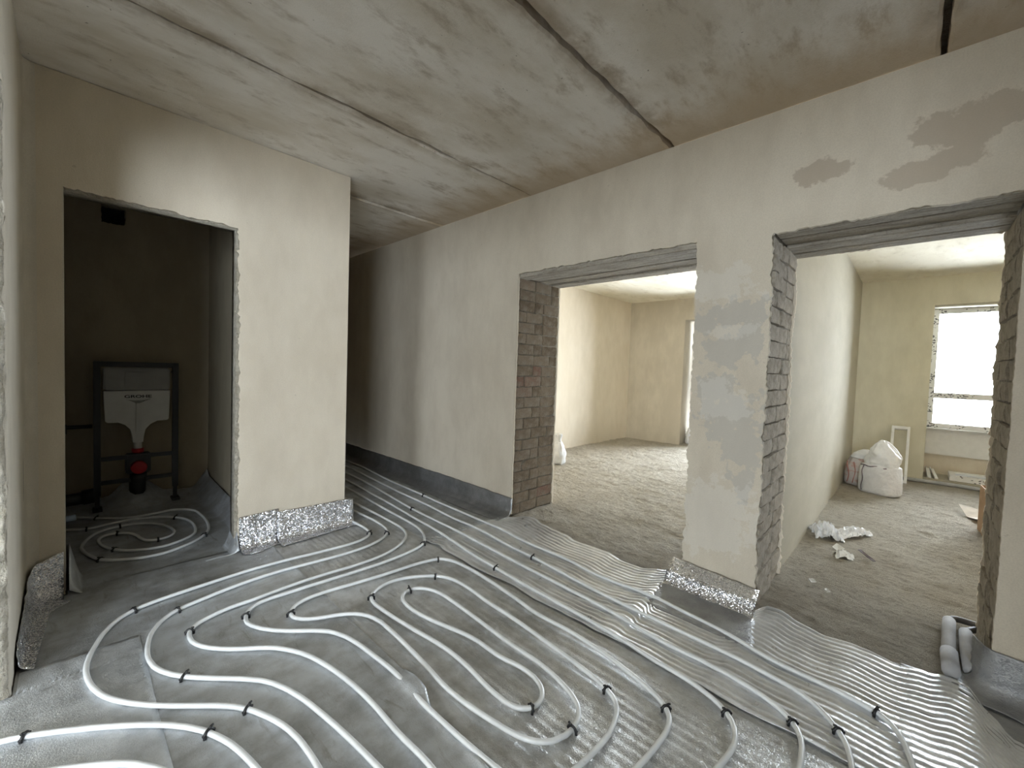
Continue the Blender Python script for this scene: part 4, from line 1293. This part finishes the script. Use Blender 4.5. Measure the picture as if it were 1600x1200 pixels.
# water feed and valve left of the frame
wf = thing('water_valve', 'black water feed with a valve running from the left wall to the toilet frame', 'valve', (-.2, 5.03, .73))
part(MB().tube([(-.83, .10, 0), (-.30, .05, 0), (.32, 0, .005)], .017, 10), 'feed_pipe', 'black_steel', wf, True, 0)
part(MB().tube([(.05, 0, -.01), (.17, 0, -.01)], .042, 12), 'valve_body', 'black_steel', wf, True, 0)
part(MB().box((-.04, -.03, -.10), (.10, .03, -.03)), 'valve_handle', 'black_steel', wf)
dp = thing('drain_pipe', 'low black drain pipe with a junction at the foot of the toilet frame', 'pipe', (0, 5.06, .125))
part(MB().tube([(-.9, 0, -.03), (-.1, 0, -.01), (.10, 0, 0)], .050, 14), 'pipe_run', 'black_steel', dp, True, 0)
part(MB().tube([(.06, 0, 0), (.16, 0, .01)], .062, 14), 'junction', 'black_steel', dp, True, 0)
# ------------------------------------------------------------------ things in the rooms on the right


def ringed(rings, seg, seed, amp, fold=0.0, nfold=9, sq=2.6):
    """stacked superellipse rings (cx, cy, z, rx, ry) with folds"""
    vs, fs = [], []
    n = len(rings)
    for j, (cx, cy_, z, rx, ry) in enumerate(rings):
        for k in range(seg):
            a = 2 * math.pi * k / seg
            c, s = math.cos(a), math.sin(a)
            ex = math.copysign(abs(c) ** (2 / sq), c)
            ey = math.copysign(abs(s) ** (2 / sq), s)
            w = 1 + amp * fract((c * 1.8, s * 1.8, z * 9 + seed), seed, 4) + fold * (j / n) * math.sin(a * nfold + fract((a, z * 4, seed), seed) * 2.5)
            vs.append((cx + ex * rx * w, cy_ + ey * ry * w, z + .012 * fract((c * 2, s * 2, z * 5), seed + 3, 2) * (0 if j == 0 else 1)))
    for j in range(n - 1):
        for k in range(seg):
            k2 = (k + 1) % seg
            fs.append((j * seg + k, j * seg + k2, (j + 1) * seg + k2, (j + 1) * seg + k))
    fs.append(tuple(range(seg))[::-1])
    fs.append(tuple((n - 1) * seg + k for k in range(seg)))
    return pym(vs, fs, True)


def dense(rings, m=4):
    out = []
    for i in range(len(rings) - 1):
        for k in range(m):
            t_ = k / m
            t2 = t_ * t_ * (3 - 2 * t_) * .5 + t_ * .5
            out.append(tuple(a + (b - a) * (t_ if q == 2 else t2) for q, (a, b) in enumerate(zip(rings[i], rings[i + 1]))))
    out.append(rings[-1])
    return out


def sub(o, lv=1):
    m = o.modifiers.new('smooth', 'SUBSURF')
    m.levels = m.render_levels = lv
    return o


FZ = -.012
s1 = thing('rubble_sack', 'full white woven sack with a dark stripe and shiny top, before the pink-striped one', 'sack', (6.74, .245, FZ), -.45)
sub(link('sack_body', ringed(dense([(0, 0, 0, .140, .180), (0, 0, .03, .156, .193), (0, 0, .16, .160, .190), (0, 0, .28, .156, .186), (0, -.005, .335, .146, .176), (0, -.01, .365, .10, .13)]), 40, 3, .04, 0, 9, 3.2), M['sack'], s1))
sub(link('gathered_top', ringed(dense([(0, -.02, .330, .120, .155), (0, -.030, .385, .130, .162), (.0, -.03, .45, .124, .148), (0, -.022, .525, .104, .118), (0, -.010, .590, .074, .082), (.005, -.012, .628, .046, .050), (.005, -.016, .645, .018, .020)]), 64, 5, .26, .10, 9, 2.2), M['film'], s1))
pts = [(-.1665, .10 + .006 * math.sin(k), .03 + .30 * k / 10) for k in range(11)]
pts = [(-.161 + .020 * max(0, (z - .26) / .07), y, z) for x, y, z in pts]
link('side_stripe', MB().tube(pts, .006, 6).mesh(True), M['stripe'], s1)
link('top_seam', MB().tube([(-.140 - .012 * math.sin(k * .6), .13 - .026 * k, .332 + .006 * math.sin(k * 1.3)) for k in range(11)], .007, 6).mesh(True), M['stripe'], s1)
s2 = thing('rubble_sack', 'pinkish striped woven sack slumped in the corner behind the white sack', 'sack', (7.05, .44, FZ), -.3)
sub(link('sack_body', ringed(dense([(0, 0, 0, .12, .14), (0, 0, .05, .14, .165), (0, 0, .16, .145, .168), (0, 0, .26, .135, .155), (0, -.01, .34, .11, .135), (0, -.02, .40, .08, .11), (0, -.02, .45, .03, .05)]), 40, 8, .09, .05, 7), M['sack_pink'], s2))
sub(link('sack_mouth', ringed(dense([(-.02, -.03, .355, .115, .135), (-.02, -.04, .41, .105, .125), (-.02, -.04, .455, .06, .07), (-.02, -.04, .475, .02, .02)]), 40, 9, .12, .12, 8), M['film'], s2))
for yy, ph in ((-.09, 0), (.02, 1), (.09, 2)):
    link('red_thread', MB().tube([(-.142 + .010 * abs(yy * 8) + .03 * max(0, z_ - .28) * 3 - .006, yy + .012 * math.sin(z_ * 20 + ph), z_) for z_ in [.04 + .03 * k for k in range(10)]], .005, 5).mesh(True), M['red_stripe'], s2)

# white sash frame leaning on the back wall
lf = thing('leaning_frame', 'narrow white plastic window sash frame leaning upright on the far wall beside the sacks', 'frame', (7.62, .105, FZ + .005))
Lf, wf_ = .80, .19
lean = Matrix.Rotation(math.atan2(.335, .72), 4, 'Y')


def leanpart(a, b, nm):
    me_ = MB().box(a, b).mesh(False, .004)
    me_.transform(lean)
    return link(nm, me_, M['white'], lf)


leanpart((-.03, wf_ / 2 - .030, 0), (.03, wf_ / 2, Lf), 'stile')
leanpart((-.03, -wf_ / 2, 0), (.03, -wf_ / 2 + .030, Lf), 'stile')
leanpart((-.03, -wf_ / 2 + .030, 0), (.03, wf_ / 2 - .030, .040), 'rail')
leanpart((-.03, -wf_ / 2 + .030, Lf - .040), (.03, wf_ / 2 - .030, Lf), 'rail')
leanpart((-.045, wf_ / 2 - .022, Lf - .11), (-.03, wf_ / 2 - .006, Lf - .05), 'hinge')
leanpart((-.045, -wf_ / 2 + .008, .10), (-.03, -wf_ / 2 + .024, .17), 'hinge')

# raised floor of the window niche, drain pipe on its threshold
structure(MB().box((8.0, R2Y[0], -.06), (8.565, R2Y[1], .045)).obj('trim_3', M['wall_partition'], bevel=.004))
structure(MB().box((8.0, R1Y[0], -.06), (8.60, R1Y[1], .004)).obj('trim_4', M['sand'], bevel=.004))
tag(MB().tube([(7.93, .10, .012), (7.945, -.14, .014), (7.95, -.5, .016), (7.93, -.9, .014), (7.93, -1.7, .014)], .024, 12).obj('drain_pipe', M['grey_pipe'], None, True),
    'long grey pipe lying along the threshold of the window niche', 'pipe')
for k, (ya, yb, lab) in enumerate(((-.185, -.175, 'white plastic profile lying in the window niche, left one against the side'), (-.255, -.215, 'white plastic profile lying in the window niche, right one of two'))):
    o = thing('window_profile', lab, 'profile', (8.06, ya - .02, .047), 0, 'loose white profiles in the window niche')
    d = Vector((.44, yb - ya, .06))
    for nm, off, hh in (('web', 0, .012), ('flange', .018, .034)):
        mb = MB()
        w0, w1 = (-.020, .020) if nm == 'web' else (.012, .020)
        mb.add([(0, w0, 0), (0, w1, 0), (0, w1, hh), (0, w0, hh), (d.x, w0 + d.y, d.z), (d.x, w1 + d.y, d.z), (d.x, w1 + d.y, d.z + hh), (d.x, w0 + d.y, d.z + hh)],
               [(0, 1, 2, 3), (7, 6, 5, 4), (0, 4, 5, 1), (1, 5, 6, 2), (2, 6, 7, 3), (3, 7, 4, 0)])
        o2 = mb.obj(nm, M['white'])
        o2.parent = o
sp = thing('spare_casement', 'loose white window casement lying flat on the floor of the window niche', 'casement', (8.30, -.80, .048))
for a, b, nm, mt in (((-.21, -.40, 0), (.21, -.34, .07), 'stile', 'white'), ((-.21, .34, 0), (.21, .40, .07), 'stile', 'white'), ((-.21, -.34, 0), (-.15, .34, .07), 'rail', 'taped'),
                     ((.15, -.34, 0), (.21, .34, .07), 'rail', 'white'), ((-.15, -.34, .035), (.15, .34, .05), 'pane', 'panel_blue')):
    o = MB().box(a, b).obj(nm, M[mt], None, False, .003)
    o.parent = sp

# cardboard box and torn flaps at the right jamb's edge
cb = thing('cardboard_box', 'brown cardboard box standing on the sandy floor, mostly behind the right doorway jamb', 'box', (5.60, -.80, FZ), .06)
part(MB().box((-.29, .285, 0), (.29, .291, .42)), 'side_panel', 'card', cb, False, 0)
part(MB().box((-.29, -.291, 0), (.29, -.285, .42)), 'side_panel', 'card', cb, False, 0)
part(MB().box((-.29, -.285, 0), (-.284, .285, .42)), 'end_panel', 'card', cb, False, 0)
part(MB().box((.284, -.285, 0), (.29, .285, .42)), 'end_panel', 'card', cb, False, 0)
part(MB().box((-.284, -.285, 0), (.284, .285, .006)), 'bottom', 'card', cb, False, 0)
mb = MB()
mb.add([(-.29, -.285, .42), (-.284, -.285, .424), (-.284, .285, .424), (-.29, .285, .42), (-.43, -.28, .50), (-.425, -.28, .505), (-.425, .28, .505), (-.43, .28, .50)],
       [(0, 1, 5, 4), (1, 2, 6, 5), (2, 3, 7, 6), (3, 0, 4, 7), (4, 5, 6, 7), (3, 2, 1, 0)])
part(mb, 'flap', 'card', cb, False, 0)


def warped(name, pts, z, th, mat, label, cat, bend=.03, seed=0):
    """a flat scrap with thickness, its outline bent a little"""
    vs = [(x, y, z + bend * fract((x * 4, y * 4, seed), seed, 2) + bend * .5) for x, y in pts]
    n = len(vs)
    cx_, cy2 = sum(p[0] for p in pts) / n, sum(p[1] for p in pts) / n
    vs.append((cx_, cy2, z + bend * .1))
    fs = [(i, (i + 1) % n, n) for i in range(n)]
    o = link(name, pym(vs, fs), mat)
    solid(o, th, 0)
    return tag(o, label, cat)


warped('cardboard_scrap', [(6.50, -.40), (6.43, -.62), (6.12, -.70), (6.10, -.50), (6.25, -.45)], .008, .004, M['card_pale'], 'torn flat piece of pale cardboard on the floor before the brown box', 'cardboard', .05, 2)
warped('cardboard_scrap', [(6.52, -.55), (6.60, -.68), (6.42, -.74), (6.36, -.60)], .05, .004, M['card_pale'], 'small upright cardboard scrap behind the torn flat piece, at the box', 'cardboard', .05, 5)


def crumple(name, cx, cy_, rx, ry, h, seed, mat, label, cat, n=22, rot=0.0):
    ca, sa = math.cos(rot), math.sin(rot)

    def f(u, v):
        a, b = u * 2 - 1, v * 2 - 1
        r_ = 1 + .35 * fract((a * 1.2, b * 1.2, seed), seed, 2)
        x, y = a * rx * r_, b * ry * r_
        env = max(0, 1 - (a * a + b * b) * .55)
        rd = 1 - abs(fract((a * 2.6, b * 2.6, seed + 4), seed + 1, 3)) * 2.2
        z = FZ + .006 + h * env * max(.05, .35 + .65 * rd)
        x += .4 * rx * .3 * fract((a * 4, b * 4, seed + 8), seed + 2, 2)
        y += .4 * ry * .3 * fract((a * 4, b * 4, seed + 12), seed + 3, 2)
        return (cx + x * ca - y * sa, cy_ + x * sa + y * ca, z)
    o = link(name, grid_mesh(n, n, f, False), mat)
    solid(o, .002, 0)
    return tag(o, label, cat)


crumple('plastic_film', 4.52, .495, .13, .105, .13, 4, M['film'], 'large crumpled white plastic film on the floor by the pale partition wall', 'plastic film', 24, .4)
crumple('plastic_film', 4.70, .335, .20, .075, .075, 9, M['film'], 'loose tail of crumpled white film trailing away from the larger crumpled heap', 'plastic film', 24, -.55)
crumple('paper_scrap', 4.08, .325, .065, .055, .055, 14, M['paper'], 'crumpled white paper scrap on the sandy floor nearer than the plastic film', 'paper', 10, .3)
warped('paper_scrap', [(4.20, .41), (4.27, .39), (4.20, .33), (4.13, .36)], .006, .002, M['paper'], 'thin flat white scrap just behind the crumpled paper scrap', 'paper', .03, 7)
warped('dark_strip', [(4.27, .255), (4.285, .24), (4.09, .14), (4.075, .155)], .004, .004, M['stripe'], 'thin dark strip on the sandy floor beside the crumpled paper scrap', 'strip', .02, 3)
warped('plaster_chip', [(3.39, .445), (3.41, .42), (3.37, .40), (3.345, .425)], .004, .006, M['paper'], 'small white plaster chip near the wavy foil edge in the second doorway, left one', 'chip', .015, 3)
warped('plaster_chip', [(3.30, .350), (3.325, .34), (3.29, .315), (3.27, .33)], .004, .006, M['paper'], 'small white plaster chip near the wavy foil edge in the second doorway, right one', 'chip', .015, 6)

# first room: bag beside the jamb and sack in the window recess
b1 = thing('plastic_bag', 'white plastic bag peeping out behind the brick jamb of the first doorway', 'bag', (4.85, 3.70, FZ), .3)
sub(link('bag_body', ringed(dense([(0, 0, 0, .10, .11), (0, 0, .03, .13, .135), (0, 0, .14, .13, .14), (0, 0, .25, .10, .115), (.01, 0, .33, .055, .07)]), 40, 12, .12, .06, 8), M['film'], b1))
sub(link('bag_neck', ringed(dense([(.01, 0, .315, .055, .07), (.015, 0, .36, .05, .06), (.02, 0, .42, .055, .075), (.02, 0, .44, .03, .05)]), 40, 15, .15, .2, 9), M['film'], b1))
b2 = thing('rubble_sack', 'pale sack standing in the window recess of the first room, half hidden by the pillar', 'sack', (8.27, 3.02, .004), 0)
sub(link('sack_body', ringed(dense([(0, 0, 0, .12, .12), (0, 0, .05, .14, .14), (0, 0, .2, .13, .13), (0, 0, .30, .10, .10), (0, 0, .36, .05, .06)]), 36, 21, .09, .05, 8), M['sack'], b2))
sub(link('sack_neck', ringed(dense([(0, 0, .35, .05, .06), (0, .01, .39, .045, .05), (0, .02, .45, .05, .06), (0, .02, .47, .02, .03)]), 36, 23, .15, .2, 8), M['film'], b2))
